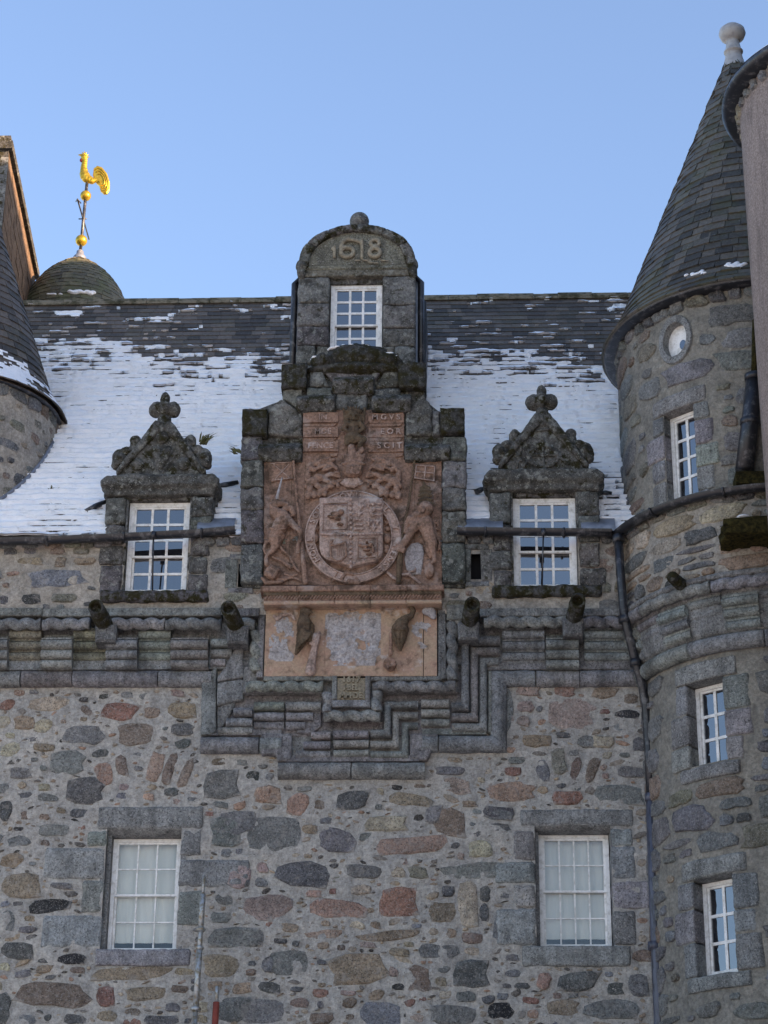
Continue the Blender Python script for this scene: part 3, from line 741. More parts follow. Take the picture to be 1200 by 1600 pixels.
UA = [(480,460,500,150,'blue'),(260,635,180,85,'vdark'),(545,625,210,85,'green'),(35,645,80,80,'dark'),(250,310,230,60,'tan'),(720,310,180,65,'tan'),(110,415,110,36,'orange'),(90,230,120,60,'dark'),(260,225,120,55,'grey'),(490,225,140,55,'brown'),(690,225,140,55,'green')]
occ2 = occ; occ = []
hand(0, 820, 5.4545, UA, uw, YU)
cnt = 0
for size, tries in (((40, 24), 300), ((26, 16), 400), ((16, 9), 600)):
    for _ in range(tries):
        x, y = random.choice((random.uniform(-60, 150), random.uniform(338, 420), random.uniform(690, 760), random.uniform(938, 985))), random.uniform(852, 950)
        w_, h_ = size[0]*random.uniform(.75, 1.3), size[1]*random.uniform(.8, 1.3)
        if clash(x, y, w_+2, h_+2, 1) or 150 < x+w_/2 and x-w_/2 < 336 and x > 180 and y > 925: continue
        if any(a-16 < x < b+16 and c-12 < y < d+12 for a, b, c, d in SLIT): continue
        p = P(x, y, YU); p.y = YU+.004
        stone_obj(uw, p, w_/113, h_/104, random.uniform(.012, .028), C[random.choice(['grey','ash','green','tan','dark','brown','grey','sand'])], radians(random.uniform(-8, 8)))
        occ.append((x-w_/2, x+w_/2, y-h_/2, y+h_/2)); cnt += 1
# eaves course of lumpy stones under the gutter
x = XL
while x < 3.6:
    w_ = random.uniform(.16, .34)
    if not any(a-.2 < x+w_/2 < b+.2 for a, b, c in DORM.values()):
        stone_obj(uw, (x+w_/2, YU-.01, ZG-.04), w_*1.02, .15, .06, C[random.choice(['grey','green','dark','tan'])], 0, name='eaves_stone', lib=SQUARE)
    x += w_
# ------------------------------------------------------------------ slates
SL_ME = MB().box(-.5, .5, -.5, .5, 0, 1).mesh('slate')
def slate_proto(mat):
    me = SL_ME.copy(); me.materials.append(M[mat]); return me
BOXV = [(-.5,-.5,0),(.5,-.5,0),(.5,.5,0),(-.5,.5,0),(-.5,-.5,1),(.5,-.5,1),(.5,.5,1),(-.5,.5,1)]
BOXF = [(0,3,2,1),(4,5,6,7),(0,1,5,4),(1,2,6,5),(2,3,7,6),(3,0,4,7)]
def slates(parent, lst, mat, limit=300, names=('slate', 'slates')):
    """lst of (visible size, matrix)"""
    lst.sort(key=lambda t: -t[0]); me = slate_proto(mat); mb = MB()
    for i, (a, mw) in enumerate(lst):
        if i < limit: link(names[0], me, None, parent, mw=mw)
        else: mb.add([mw @ Vector(p) for p in BOXV], BOXF)
    if mb.v: mb.build(names[1], M[mat], parent, kind='stuff', fix=False)
def frame(o, t, s, n, w_, l, th):
    m = Matrix((t*w_, s*l, n*th)).transposed().to_4x4(); m.translation = o; return m

# ------------------------------------------------------------------ main roof
PITCH = radians(55)
YE = YU - .06
ZE = ZG + .02
S_ = Vector((0, cos(PITCH), sin(PITCH))); N_ = Vector((0, -sin(PITCH), cos(PITCH))); TX = Vector((1, 0, 0))
E0 = Vector((0, YE, ZE))
def roof_pt(px, py):
    d = ray(px, py); t = (E0-CAM).dot(N_)/d.dot(N_); return CAM + d*t
def roof_s(px, py): return (roof_pt(px, py)-E0).dot(S_)
LR = roof_s(720, 466)
RX0, RX1 = -10.5, 5.2
ridge = E0 + S_*LR
CUT = [(DORM[k][0]-.30, DORM[k][1]+.30, (PZ(xp, yc, YU-.11)-ZE)/sin(PITCH)) for k, xp, yc in (('a', 247, 742), ('b', 848, 733))]
CUT.insert(1, (PX(380, 800, -.4), PX(727, 800, -.4), .9))
def cut(x, s): return any(a < x < b and s < c for a, b, c in CUT)
mb = MB(); xs_ = [RX0] + [q for a, b, c in CUT for q in (a, b)] + [RX1]
for i, (a, b) in enumerate(zip(xs_, xs_[1:])):
    lo = E0 + S_*(CUT[i//2][2] if i % 2 else 0)
    mb.add([(a, lo.y, lo.z), (b, lo.y, lo.z), (b, ridge.y, ridge.z), (a, ridge.y, ridge.z)], [(0,1,2,3)])
mb.add([(RX0, E0.y, E0.z), (RX1, E0.y, E0.z), (RX1, ridge.y, ridge.z), (RX0, ridge.y, ridge.z), (RX1, 2*ridge.y-E0.y, E0.z), (RX0, 2*ridge.y-E0.y, E0.z)], [(3,2,4,5),(0,3,5),(1,4,2)])
roof = mb.build('roof', M['slate'], castle, fix=True)
EXP = .155
def snow_h(x, s):
    """snow depth on the main roof at along-eaves x and up-slope s"""
    u = s/LR
    bound = .775 + .045*sin(x*1.1+1) + (-.05 if x > .6 else 0)
    n1 = fb(x*.9+3, s*1.3, 1.7, 4); n2 = fb(x*2.6, s*7.5, 9.2, 3); n3 = fb(x*5, s*5, 4.4, 2)
    c = (bound-u)*4.6; c = max(-.24, min(1.0, c))
    k = max(0, min(1, (u-.42)/.2))
    h = c + .36*n1 + .46*n2*(.8+.75*k) + .16*n3
    return h
rsl = []
nc = int(LR/EXP)
for i in range(nc+1):
    s0 = i*EXP; x = RX0 + (i % 2)*.12 - random.random()*.1
    while x < RX1:
        w_ = random.uniform(.19, .32)
        xc = x + w_/2
        o = E0 + TX*xc + S_*(s0+EXP*.8+random.uniform(-.006, .006)) + N_*.004
        tl = Matrix.Rotation(random.uniform(-.012, .012), 3, N_)
        nrm = (N_ + S_*.075).normalized(); sl_ = TX.cross(nrm)*-1
        if cut(xc, s0+.1): x += w_; continue
        bare = -snow_h(xc, s0+.5*EXP)
        vis = (1 if (bare > 0 and -5.4 < xc < 3.7) else 0)*(2-s0/LR*.2)
        rsl.append((vis+random.random()*.1, frame(o, tl @ TX, tl @ (-sl_ if sl_.z < 0 else sl_), nrm, w_-.006, EXP*1.75, .016)))
        x += w_
slates(roof, rsl, 'slate')
# snow as a thin drift that follows the courses
rx, rs = .03, EXP/7
nx = int((RX1-RX0)/rx); ns = int((LR-.03)/rs)
H = []; V = []
for j in range(ns+1):
    s = j*rs
    for i in range(nx+1):
        x = RX0 + i*rx
        h = snow_h(x, s)
        ci = int(s/EXP); fr = (s + .03*nz(x*2.6, ci*3.7, 1.3) + .012*nz(x*11, ci*2.1, 5))/EXP % 1.0
        shelter = max(0, fr-.62)/.38                       # just under the tail of the next course
        cl = fb(x*.8, s*.7, 6.1, 2); h2 = h - shelter*(.22 + 1.4*max(0, cl+.07) + 1.1*max(0, nz(x*3.3, ci*2.7, 8.8)-.12))
        t = .016 + .03*max(0, min(1, h2)) + .046*max(0, 1-fr*1.35) + .016*nz(x*5, s*9, 2) + .01*nz(x*13, s*17, 3)
        H.append(h2); V.append(tuple(E0 + TX*x + S_*s + N_*t))
Fc = []
for j in range(ns):
    for i in range(nx):
        o = j*(nx+1)+i; q = (o, o+1, o+nx+2, o+nx+1)
        if sum(H[k] for k in q)/4 > .05 and not cut(RX0+(i+.5)*rx, j*rs): Fc.append(q)
# skirts down to the slates where snow ends
edges = {}
for q in Fc:
    for a, b in zip(q, q[1:]+q[:1]):
        k = (a, b) if a < b else (b, a); edges[k] = edges.get(k, 0)+1
low = {}
F2 = []
for (a, b), c_ in edges.items():
    if c_ == 1:
        for k in (a, b):
            if k not in low: low[k] = len(V); V.append(tuple(Vector(V[k]) - N_*.035))
        F2.append((a, b, low[b], low[a]))
used = sorted({k for q in Fc+F2 for k in q}); mp = {k: i for i, k in enumerate(used)}
mb = MB(); mb.v = [V[k] for k in used]; mb.f = [tuple(mp[k] for k in q) for q in Fc+F2]
mb.build('snow', M['snow'], roof, True, kind='stuff', fix=False)
# ridge stones
x = RX0
while x < RX1:
    w_ = random.uniform(.4, .62)
    a = ridge + N_*.03 - S_*.14; zz = random.uniform(-.012, .012)
    pf = [(ridge.y-.135, ridge.z-.10), (ridge.y-.11, ridge.z-.035+zz), (ridge.y-.04, ridge.z+.055+zz), (ridge.y+.04, ridge.z+.055+zz), (ridge.y+.11, ridge.z-.035), (ridge.y+.135, ridge.z-.10)]
    k = len(pf)
    MB().add([(x+.004, y, z) for y, z in pf]+[(x+w_-.004, y, z) for y, z in pf], [tuple(range(k-1,-1,-1)), tuple(range(k, 2*k))]+[(i,(i+1)%k,k+(i+1)%k,k+i) for i in range(k)]).build('ridge_stone', M['ridge'], roof, color=None)
    x += w_
def cone_slates(parent, c, rz, h0, h1, exp, mat, w0=.22, a0=-pi, a1=pi, limit=300, th=.016, eye=True):
    """slates on a surface of revolution: rz(h) radius at height h; angle 0 faces -Y"""
    lst = []; h = h0; i = 0
    while h < h1:
        r = rz(h); dr = (rz(h+.02)-rz(h))/.02; L_ = sqrt(1+dr*dr); dh = exp/L_
        if r < .04: break
        t = a0 + random.random()*.3
        while t < a1:
            w_ = random.uniform(.75, 1.3)*min(w0, r*.9); ta = t + w_/2/r
            nrm = Vector((sin(ta), -cos(ta), 0)); sd_ = (nrm*dr + Vector((0, 0, 1))).normalized(); tg = Vector((cos(ta), sin(ta), 0))
            nn = (nrm - Vector((0, 0, 1))*dr).normalized(); nn2 = (nn + sd_*.10).normalized(); sd2 = (sd_ - nn*.10).normalized()
            o = Vector(c) + nrm*r + Vector((0, 0, h)) + sd_*exp*.75 + nn*.002
            tl = Matrix.Rotation(random.uniform(-.02, .02), 3, nn)
            cen = Vector(c) + nrm*r + Vector((0, 0, h))
            vis = max(0, nn.dot((CAM-cen).normalized()))
            d = ROT.transposed() @ (cen-CAM); px = 600 + F_PX*d.x/-d.z; py = 800 - F_PX*d.y/-d.z
            if not (-5 < px < 1205 and -5 < py < 1605): vis = 0
            lst.append((vis*w_*exp, frame(o, tl @ tg, tl @ sd2, nn2, w_-.006, exp*1.7, th*random.uniform(.8, 1.3))))
            t += w_/r
        h += dh; i += 1
    slates(parent, lst, mat, limit)
# ------------------------------------------------------------------ the two eaves dormers
def disc(mb, x, z, r, y0, y1, n=16):
    mb.prism([(x+r*cos(2*pi*k/n), z+r*sin(2*pi*k/n)) for k in range(n)], y0, y1, min(.03, r*.3))
def rblock(parent, x0, x1, z0, z1, y0, y1, col, mat, b, name, amp=.013, voxel=.026):
    return rough(MB().prism([(x0, z0), (x1, z0), (x1, z1), (x0, z1)], y0+random.uniform(-.012, .008), y1, b), name, M[mat], parent, vary(col, .16), voxel, amp)
def eaves_dormer(key, xpix, ycor0, ycor1, ytri, yfin, label):
    X0, X1, Z0 = DORM[key]; xc = (X0+X1)/2; Yf = YU-.05; Yw = YU+.13
    d = thing('dormer', label, 'dormer', 'carved stone dormers above the gutter')
    W = X1-X0
    Zc1, Zc0 = PZ(xpix, ycor0, Yf-.06), PZ(xpix, ycor1, Yf-.06)         # cornice top and bottom
    Zt = PZ(xpix, 786 if key == 'a' else 779, Yw)
    lx, rx = X0-.03, X1+.03; jw = .30
    # jambs in stacked blocks
    for s_ in (-1, 1):
        z = Z0-.02; k = 0
        while z < Zc0-.05:
            h = random.uniform(.26, .44); h = min(h, Zc0-z)
            if Zc0-(z+h) < .15: h = Zc0-z
            ww = jw if z > ZG-.1 else jw*random.uniform(.8, 1.25)
            a, b = (lx-ww, lx) if s_ < 0 else (rx, rx+ww)
            rblock(d, a, b, z+.004, z+h-.004, Yf, YU+.45, (.14, .138, .13), 'lichen', .03, 'jamb_stone', .018, .022)
            z += h; k += 1
    for xa, xb in ((lx+.002, X0-.002), (X1+.002, rx-.002)): MB().box(xa, xb, Yf+.05, YU+.4, Z0-.02, Zc0-.002).build('reveal', M['weather'], d, color=C['grey'])
    rblock(d, lx-.28, rx+.30, Z0-.17, Z0-.004, Yf-.05, YU+.3, C['dark'], 'mossy', .03, 'sill', .02)
    block(d, lx-.02, rx+.02, Zt+.006, Zc0+.02, YU+.05, YU+.5, C['grey'], 'weather', .01, .003, 'lintel')
    # cornice: two stepped bands
    hw = W/2+.40
    c = MB(); H = Zc1-Zc0; rr = random.uniform
    c.prism([(xc-hw+.05, Zc0), (xc+hw-.05, Zc0), (xc+hw-.05, Zc0+H*.35), (xc-hw+.05, Zc0+H*.35)], Yf-.04, YU+.4, .02)
    c.prism([(xc-hw, Zc0+H*.36), (xc+hw, Zc0+H*.36), (xc+hw+.02, Zc0+H*.7), (xc+hw-.08, Zc1), (xc-hw+.08, Zc1), (xc-hw-.02, Zc0+H*.7)], Yf-.11, YU+.4, .03)
    rough(c, 'cornice', M['lichen'], d, (.12, .118, .108), .02, .02)
    # pediment
    Za, Zf = PZ(xpix, ytri, Yf), PZ(xpix, yfin, Yf); DK = (.125, .122, .112)
    hb = .62
    MB().prism([(xc-hb, Zc1-.01), (xc+hb, Zc1-.01), (xc+.06, Za), (xc-.06, Za)], Yf-.01, YU+.35, .02).build('pediment', M['weather'], d, color=DK)
    for s_ in (-1, 1):
        p = [(xc+s_*hb, Zc1), (xc+s_*(hb+.03), Zc1+.09), (xc+s_*.11, Za+.06), (xc+s_*.02, Za+.02), (xc+s_*.02, Za-.10)]
        rough(MB().prism(p, Yf-.08, YU+.33, .03), 'raking_moulding', M['weather'], d, DK, .018, .014)
        # scroll: fat disc at the foot and a round knob above it
        m2 = MB(); zq = Zc1
        m2.ell((xc+s_*.61, Yf+.05, zq+.30), (.125, .12, .165)); m2.ell((xc+s_*.66, Yf+.02, zq+.20), (.07, .10, .08)); m2.ell((xc+s_*.52, Yf+.05, zq+.43), (.09, .11, .075))
        m2.cap((xc+s_*.41, Yf+.05, zq+.46), .075, (xc+s_*.405, Yf+.05, zq+.60), .088); m2.cap((xc+s_*.60, Yf-.05, zq+.30), .05, (xc+s_*.60, Yf-.05, zq+.31), .05)
        m2.cap((xc+s_*.37, Yf+.06, zq+.44), .06, (xc+s_*.16, Yf+.06, Za-.10), .055)
        rough(m2, 'scroll', M['weather'], d, DK, .016, .014, 9)
    m2 = MB(); zf = Za
    m2.cap((xc, Yf+.06, zf-.05), .14, (xc, Yf+.06, zf+.10), .10)
    for s_ in (-1, 1): m2.ell((xc+s_*.125, Yf+.06, zf+(Zf-zf)*.50), (.115, .12, .125))
    m2.ell((xc, Yf+.04, zf+(Zf-zf)*.52), (.10, .13, .13)); m2.ell((xc, Yf+.06, Zf-.10), (.075, .075, .095)); m2.cap((xc, Yf+.06, Zf-.08), .05, (xc, Yf+.06, Zf-.01), .02)
    rough(m2, 'finial', M['weather'], d, DK, .015, .013, 9)
    # carving on the pediment
    m2 = MB(); y = Yf-.03; zb = Zc1
    if key == 'a':
        for (dx, dz, r) in ((0, .62, .105), (-.34, .19, .10), (.33, .19, .105)): m2.ell((xc+dx, y+.02, zb+dz), (r, r*.75, r))
        for s_ in (-1, 1): m2.cap((xc+s_*.085, y+.02, zb+.40), .085, (xc, y+.02, zb+.16), .05, .7)
        for s_ in (-1, 1): m2.cap((xc+s_*.22, y+.02, zb+.36), .022, (xc+s_*.03, y+.02, zb+.06), .022, .7)
    else:
        r = .024
        m2.cap((xc-.28, y+.01, zb+.06), r, (xc-.02, y+.01, zb+.50), r); m2.cap((xc-.02, y+.01, zb+.50), r, (xc+.34, y+.01, zb+.10), r)
        m2.cap((xc, y+.01, zb+.06), r, (xc, y+.01, zb+.50), r)
        for k in range(12):
            a, b = pi*2*k/12, pi*2*(k+1)/12
            m2.cap((xc+.0+.22*cos(a), y+.01, zb+.22+.17*sin(a)), r, (xc+.22*cos(b), y+.01, zb+.22+.17*sin(b)), r)
        m2.cap((xc-.25, y+.01, zb+.24), r, (xc+.25, y+.01, zb+.24), r); m2.cap((xc-.38, y+.01, zb+.06), r, (xc-.30, y+.01, zb+.40), r)
        m2.cap((xc-.18, y+.01, zb+.62), r, (xc+.08, y+.01, zb+.66), r); m2.cap((xc-.42, y+.01, zb+.30), r, (xc-.32, y+.01, zb+.16), r)
    remesh(m2, 'carving', M['weather'], d, .012, (.13, .128, .118))
    # body and little roof running back into the main slope
    def yroof(z): return YE + (z-ZE)/tan(PITCH)
    MB().box(lx-jw+.01, rx+jw-.01, YU+.3, yroof(Zc1)+.1, ZE-.1, Zc1-.03).build('cheek', M['lead'], d)
    m2 = MB(); yb = yroof(Za)+.1
    m2.add([(xc-hw+.04, YU+.3, Zc1-.03), (xc+hw-.04, YU+.3, Zc1-.03), (xc, YU+.3, Za-.06), (xc-hw+.04, yb, Zc1-.03), (xc+hw-.04, yb, Zc1-.03), (xc, yb, Za-.06)], [(0,1,2),(3,5,4),(0,2,5,3),(1,4,5,2),(0,3,4,1)])
    m2.build('dormer_roof', M['snow'], d)
    window(d, T(xc, Yw, Z0), W, Zt-Z0, 3, 5, 3, False, fw=.07, bw=.036, back=.3)
    return d, (lx-jw, rx+jw, Zc0)
dl, ext_l = eaves_dormer('a', 247, 742, 772, 664, 611, 'carved stone dormer with three knobs and a heart on its pediment')
dr_, ext_r = eaves_dormer('b', 848, 733, 764, 653, 599, 'carved stone dormer with an interlaced cipher on its pediment beside the round tower')
# lead soakers beside the dormers
for (a, b, ya, yb, who) in ((308,366,807,828,dl),(716,786,808,828,dr_),(908,962,808,828,dr_)):
    X0, X1 = PX(a, yb, YE-.06), PX(b, yb, YE-.06); z0 = PZ(a, yb, YE-.06); V = []
    n = 10
    mb = MB()
    for k in range(n+1):
        x = X0+(X1-X0)*k/n
        for (y, z) in ((YE-.07, z0-.02), (YE-.075, z0+.05+.015*nz(x*6)), (YE-.05, z0+.10+.02*nz(x*5)), (YE+.12, z0+.26)): V.append((x, y, z))
    mb.add(V, [(k*4+q, (k+1)*4+q, (k+1)*4+q+1, k*4+q+1) for k in range(n) for q in range(3)]).build('lead_flashing', M['lead'], who, True)
for (p0, p1, who) in (((135,805),(168,790),dl),((330,770),(372,760),dl),((742,775),(762,770),dr_),((936,778),(955,778),dr_)):
    a, b = roof_pt(*p0)+N_*.06, roof_pt(*p1)+N_*.06
    MB().tube([a, a.lerp(b, .5)+N_*.02, b], .045, 6).build('lead_flashing', M['iron'], who, True)

# ------------------------------------------------------------------ top dormer with the date 1618
YT = 1.0
td = thing('dormer', 'tall arched stone dormer dated 1618 with a ball on top rising above the roof ridge', 'dormer', None)
fx0, fx1 = PX(464, 500, YT), PX(649, 500, YT); xc = (fx0+fx1)/2
zspr = PZ(557, 417, YT); ztop = PZ(560, 353, YT); zbase = PZ(557, 640, YT)
wx0, wx1 = PX(516.5, 500, YT+.14), PX(597, 500, YT+.14); wz1 = PZ(557, 446, YT+.14); wz0 = wz1-1.22
zl = PZ(557, 432, YT)
hw = (fx1-fx0)/2
for s_ in (-1, 1):
    z = zbase
    edge = wx0-.015 if s_ < 0 else wx1+.015
    while z < zl-.02:
        h = min(random.uniform(.30, .44), zl-z)
        if zl-(z+h) < .14: h = zl-z
        mid = edge + s_*random.uniform(.18, .30)
        out = xc+s_*hw
        if random.random() < .5:
            rblock(td, *sorted((edge, mid-s_*.004)), z+.004, z+h-.004, YT-.002, YT+.3, (.18, .174, .14), 'lichen', .016, 'jamb_stone')
            rblock(td, *sorted((mid+s_*.004, out)), z+.004, z+h-.004, YT-.006, YT+.3, (.18, .178, .166), 'lichen', .016, 'jamb_stone')
        else: rblock(td, *sorted((edge, out)), z+.004, z+h-.004, YT-.004, YT+.3, (.18, .178, .166), 'lichen', .016, 'jamb_stone')
        z += h
block(td, xc-hw+.1, xc+hw-.1, zl+.002, zspr-.06, YT-.01, YT+.4, C['green'], 'lichen', .012, .003, 'lintel')
block(td, wx0-.1, wx1+.1, wz1+.004, zl+.06, YT+.10, YT+.42, C['dark'], 'weather', .004, .001, 'inner_lintel')
block(td, xc-hw-.02, xc+hw+.02, zspr-.055, zspr+.03, YT-.025, YT+.4, C['green'], 'lichen', .02, .004, 'impost_band')
a_, b_ = hw+.0, ztop-zspr
arc = lambda k, n, q=1.0: (xc-a_*q*cos(pi*k/n), zspr+.03+(b_-.03)*q*sin(pi*k/n)**.9)
n = 24
MB().prism([arc(k, n, .9) for k in range(n+1)], YT-.005, YT+.38, .01).build('tympanum', M['granite'], td, color=(.165, .16, .125))
for k in range(6):                                   # voussoirs of the arched hood
    ks = [k*4+i for i in range(5)]
    pl = [arc(q, n, 1.0) for q in ks] + [arc(q, n, .82) for q in ks[::-1]]
    rough(MB().prism(pl, YT-.085, YT+.4, .025), 'arch_stone', M['weather'], td, vary((.165, .16, .145), .15), .02, .010)
for s_ in (-1, 1):                                   # worn kneelers
    m2 = MB(); m2.ell((xc+s_*(hw-.06), YT+.02, zspr+.03), (.11, .13, .12)); m2.ell((xc+s_*(hw-.05), YT+.02, zspr-.10), (.08, .10, .13))
    rough(m2, 'kneeler', M['weather'], td, (.15, .145, .13), .018, .016, 9)
bz = PZ(561, 340, YT)
m2 = MB(); m2.ell((xc+.02, YT+.12, bz), .155, n=20, m=14); m2.lathe([(.12, -.20), (.10, -.14), (.085, -.1)], (xc+.02, YT+.12, bz), 16)
m2.build('ball_finial', M['lichen'], td, True, color=C['grey'])
m2 = MB(); y = YT-.035; zc = PZ(557, 391, YT); sc_ = .88
def ring(mb, x, z, rx_, rz_, r, a0=0, a1=2*pi, n=14):
    for k in range(n):
        a, b = a0+(a1-a0)*k/n, a0+(a1-a0)*(k+1)/n
        mb.cap((x+rx_*cos(a), y, z+rz_*sin(a)), r, (x+rx_*cos(b), y, z+rz_*sin(b)), r)
xs = lambda p: PX(p, 388, YT)
m2.cap((xs(523), y, zc-.13), .032, (xs(523), y, zc+.05), .028); m2.cap((xs(523), y, zc+.05), .028, (xs(519), y, zc+.01), .02)
ring(m2, xs(543), zc-.055, .10, .085, .040); ring(m2, xs(546), zc+.02, .13, .16, .036, pi*1.05, pi*.45, 8); m2.cap((xs(544), y, zc+.19), .036, (xs(558), y, zc+.15), .034)
m2.cap((xs(566), y, zc-.15), .032, (xs(566), y, zc+.17), .03); m2.cap((xs(566), y, zc+.17), .03, (xs(562), y, zc+.12), .024)
ring(m2, xs(586), zc-.065, .085, .08, .038); ring(m2, xs(586), zc+.105, .07, .065, .034)
for q in range(7): m2.ell((xs(random.uniform(556, 610)), y, PZ(557, 411, YT)+random.uniform(-.03, .03)), (.06, .015, .02))
remesh(m2, 'date_numerals', M['plaque'], td, .014)
# body, cheeks and barrel roof behind the face
def yroof(z): return YE + (z-ZE)/tan(PITCH)
bw_ = hw+.06
m2 = MB(); yb = ridge.y+.4
zt = zspr-.12
pf = [(xc-bw_, zbase-.6), (xc+bw_, zbase-.6), (xc+bw_, zt), (xc+hw*.72, zt+.30), (xc, zt+.36), (xc-hw*.72, zt+.30), (xc-bw_, zt)]
m2.prism(pf, YT+.32, yb, .03).build('dormer_body', M['lead'], td)
MB().box(xc+bw_+.002, xc+bw_+.05, YT+.36, YT+.75, zbase-.3, zt-.02).build('cheek_sun_strip', M['chim_side'], td)  # warm strip painting low sunlight on the right cheek
MB().tube([(xc+bw_+.02, YT+.30, zbase-.4), (xc+bw_+.02, YT+.30, zt), (xc+bw_-.1, YT+.3, zt+.12)], .05, 8).build('lead_flashing', M['iron'], td, True)
m2 = MB(); m2.tube([(xc-bw_-.02, YT+.30, zbase-.4), (xc-bw_-.02, YT+.30, zt), (xc-bw_+.1, YT+.3, zt+.12)], .05, 8)
m2.build('lead_flashing', M['iron'], td, True)
MB().box(xc+bw_+.05, xc+bw_+.09, YT+.7, YT+1.8, zbase-.3, zt-.1).build('lead_flashing', M['iron'], td)
window(td, T((wx0+wx1)/2, YT+.14, wz0), wx1-wx0, wz1-wz0, 3, 5, 3, False, fw=.065, bw=.036, back=.28)
# ------------------------------------------------------------------ armorial frontispiece
YF = -.44                        # face of the stone surround
YP = -.37                        # face of the red panel
fr = thing('armorial_frontispiece', 'stepped stone frontispiece with a red sandstone royal coat of arms carved in relief', 'carved panel')
q1 = lambda x, y: (360+x/3, 560+y/3)
q2 = lambda x, y: (360+x/3, 880+y/3)
def W1(x, y, Y=YP): a = q1(x, y); return P(a[0], a[1], Y)
def W2(x, y, Y=YP): a = q2(x, y); return P(a[0], a[1], Y)
def poly(fn, pts, Y): return [(fn(x, y, Y).x, fn(x, y, Y).z) for x, y in pts]
# core behind everything
core = MB()
core.prism(poly(W1, [(50,1060),(55,250),(200,195),(243,180),(245,35),(905,30),(910,180),(985,240),(1090,245),(1100,1060)], YF), YP+.03, .75, .01)
core.build('core', M['weather'], fr, color=(.11, .108, .1))
def fs(pts, Y=YF, mat='lichen', col='ash', name='surround_stone', b=.02, fn=W1, back=YP+.05):
    j = lambda: random.uniform(-3, 3)
    return rough(MB().prism(poly(fn, [(x+j(), y+j()) for x, y in pts], Y), Y+random.uniform(-.012, .012), back+.1, b), name, M[mat], fr, vary((.155, .152, .145), .25), .024, .022)
# jamb stones left and right
for a, b in ((360,470),(474,600),(603,705),(708,860),(863,1050)):
    fs([(48,a+3),(150,a),(152,b),(44,b)]); fs([(992,a),(1103,a+3),(1106,b),(994,b)])
for pts in ([(60,362),(130,362),(130,470),(60,468)],[(180,232),(240,190),(335,250),(335,360),(172,358)],[(243,140),(335,140),(335,246),(243,186)],
            [(820,246),(912,150),(915,180),(945,230),(945,355),(820,358)],[(948,236),(982,240),(985,352),(948,355)],[(1030,362),(1100,362),(1100,470),(1030,470)],
            [(360,135),(478,135),(478,195),(360,195)],[(672,135),(800,135),(800,195),(672,195)],[(430,50),(720,50),(665,108),(485,108)],[(370,60),(428,50),(470,130),(370,132)],[(726,50),(790,60),(790,132),(680,130)],
            [(492,158),(640,158),(640,240),(492,240)]):
    fs(pts, YF+.02)
# label mouldings (hooded dripstones)
for x0, x1, y0, y1 in ((130,335,425,470),(310,490,195,240),(480,672,108,155),(662,846,195,240),(815,1032,425,468)):
    mb = MB(); Ya = YF-.06; A_ = W1(x0, y0, Ya); B_ = W1(x1, y1, Ya); z1, z0 = A_.z, B_.z
    pf = [(YP+.03, z1+.16), (YF-.02, z1+.10), (YF-.11, z1+.0), (YF-.11, z1-.03), (YF-.02, z0), (YP+.03, z0)]
    k = len(pf); xa, xb = A_.x, B_.x
    mb.add([(xa, y, z) for y, z in pf]+[(xb, y, z) for y, z in pf], [tuple(range(k)), tuple(range(2*k-1, k-1, -1))]+[(i,(i+1)%k,k+(i+1)%k,k+i) for i in range(k)])
    rough(mb, 'label_moulding', M['weather'], fr, (.12, .118, .112), .018, .014)
for x0, y0, x1, y1 in ((90,385,130,470),(130,470,335,482)): pass
# mossy merlons on the steps
for (x0, x1, y0, y1) in ((57,170,240,356),(240,356,27,135),(790,915,22,132),(984,1096,235,346)):
    a = W1(x0, y0, YF-.06); b = W1(x1, y1, YF-.06)
    m2 = sheet(0, 1, 0, 1, 1, 0); m2 = MB()
    n = 9; V = []
    # lumpy block
    bm = bmesh.new(); bmesh.ops.create_cube(bm, size=1); bmesh.ops.subdivide_edges(bm, edges=bm.edges[:], cuts=7, use_grid_fill=True)
    ce = Vector(((a.x+b.x)/2, YF+.12, (a.z+b.z)/2)); sz = Vector((b.x-a.x, .38, a.z-b.z))
    for v in bm.verts:
        p = Vector((v.co.x*sz.x, v.co.y*sz.y, v.co.z*sz.z)) + ce
        v.co = p + v.normal*(.022*fb(p.x*7, p.y*7, p.z*7, 3))
    me = bpy.data.meshes.new('merlon'); bm.to_mesh(me); bm.free(); me.shade_smooth()
    mo = link('merlon', me, M['mossy'], fr, C['vdark'])
    cap = sheet(a.x+.0, b.x-.0, 0, .3, .03, 0, fn=lambda x, z: (x, YF-.04+z, a.z+.018+.02*nz(x*9, z*9, 3)))
    cap.f = [q for q in cap.f if nz(cap.v[q[0]][0]*5, cap.v[q[0]][1]*5, a.z) > -.05]
    if cap.f: cap.build('snow_cap', M['snow'], mo, True, kind='stuff')
# mossy crest mound in the middle
q3 = lambda x, y: (400+x/3.75, 300+y/3.75)
W3 = lambda x, y, Y: P(*q3(x, y), Y)
for (cx, cy, w_, h_) in ((590,980,420,150),(400,1010,170,90),(770,1010,170,90),(590,1050,640,70)):
    c0 = W3(cx, cy, YF+.1); m2 = MB(); m2.ell(c0, (w_/3.75/112/2, .22, h_/3.75/100/2*1.1), n=28, m=16)
    m2.v = [tuple(Vector(p) + (Vector(p)-c0).normalized()*.045*fb(p[0]*9, p[1]*9, p[2]*9, 3)) for p in m2.v]
    m2.build('crest_stone', M['mossy'], fr, True, color=C['vdark'])
m2 = MB()
for (x0, x1, yb) in ((430,480,915),(510,650,903),(745,790,950),(780,830,968),(330,400,970)):
    a = W3(x0, yb, YF+.0); b = W3(x1, yb, YF+.0)
    for k in range(7):
        t = random.random(); p = a.lerp(b, t); m2.ell(p + Vector((0, random.uniform(-.02, .12), 0)), (.06, .06, .02), n=8, m=5)
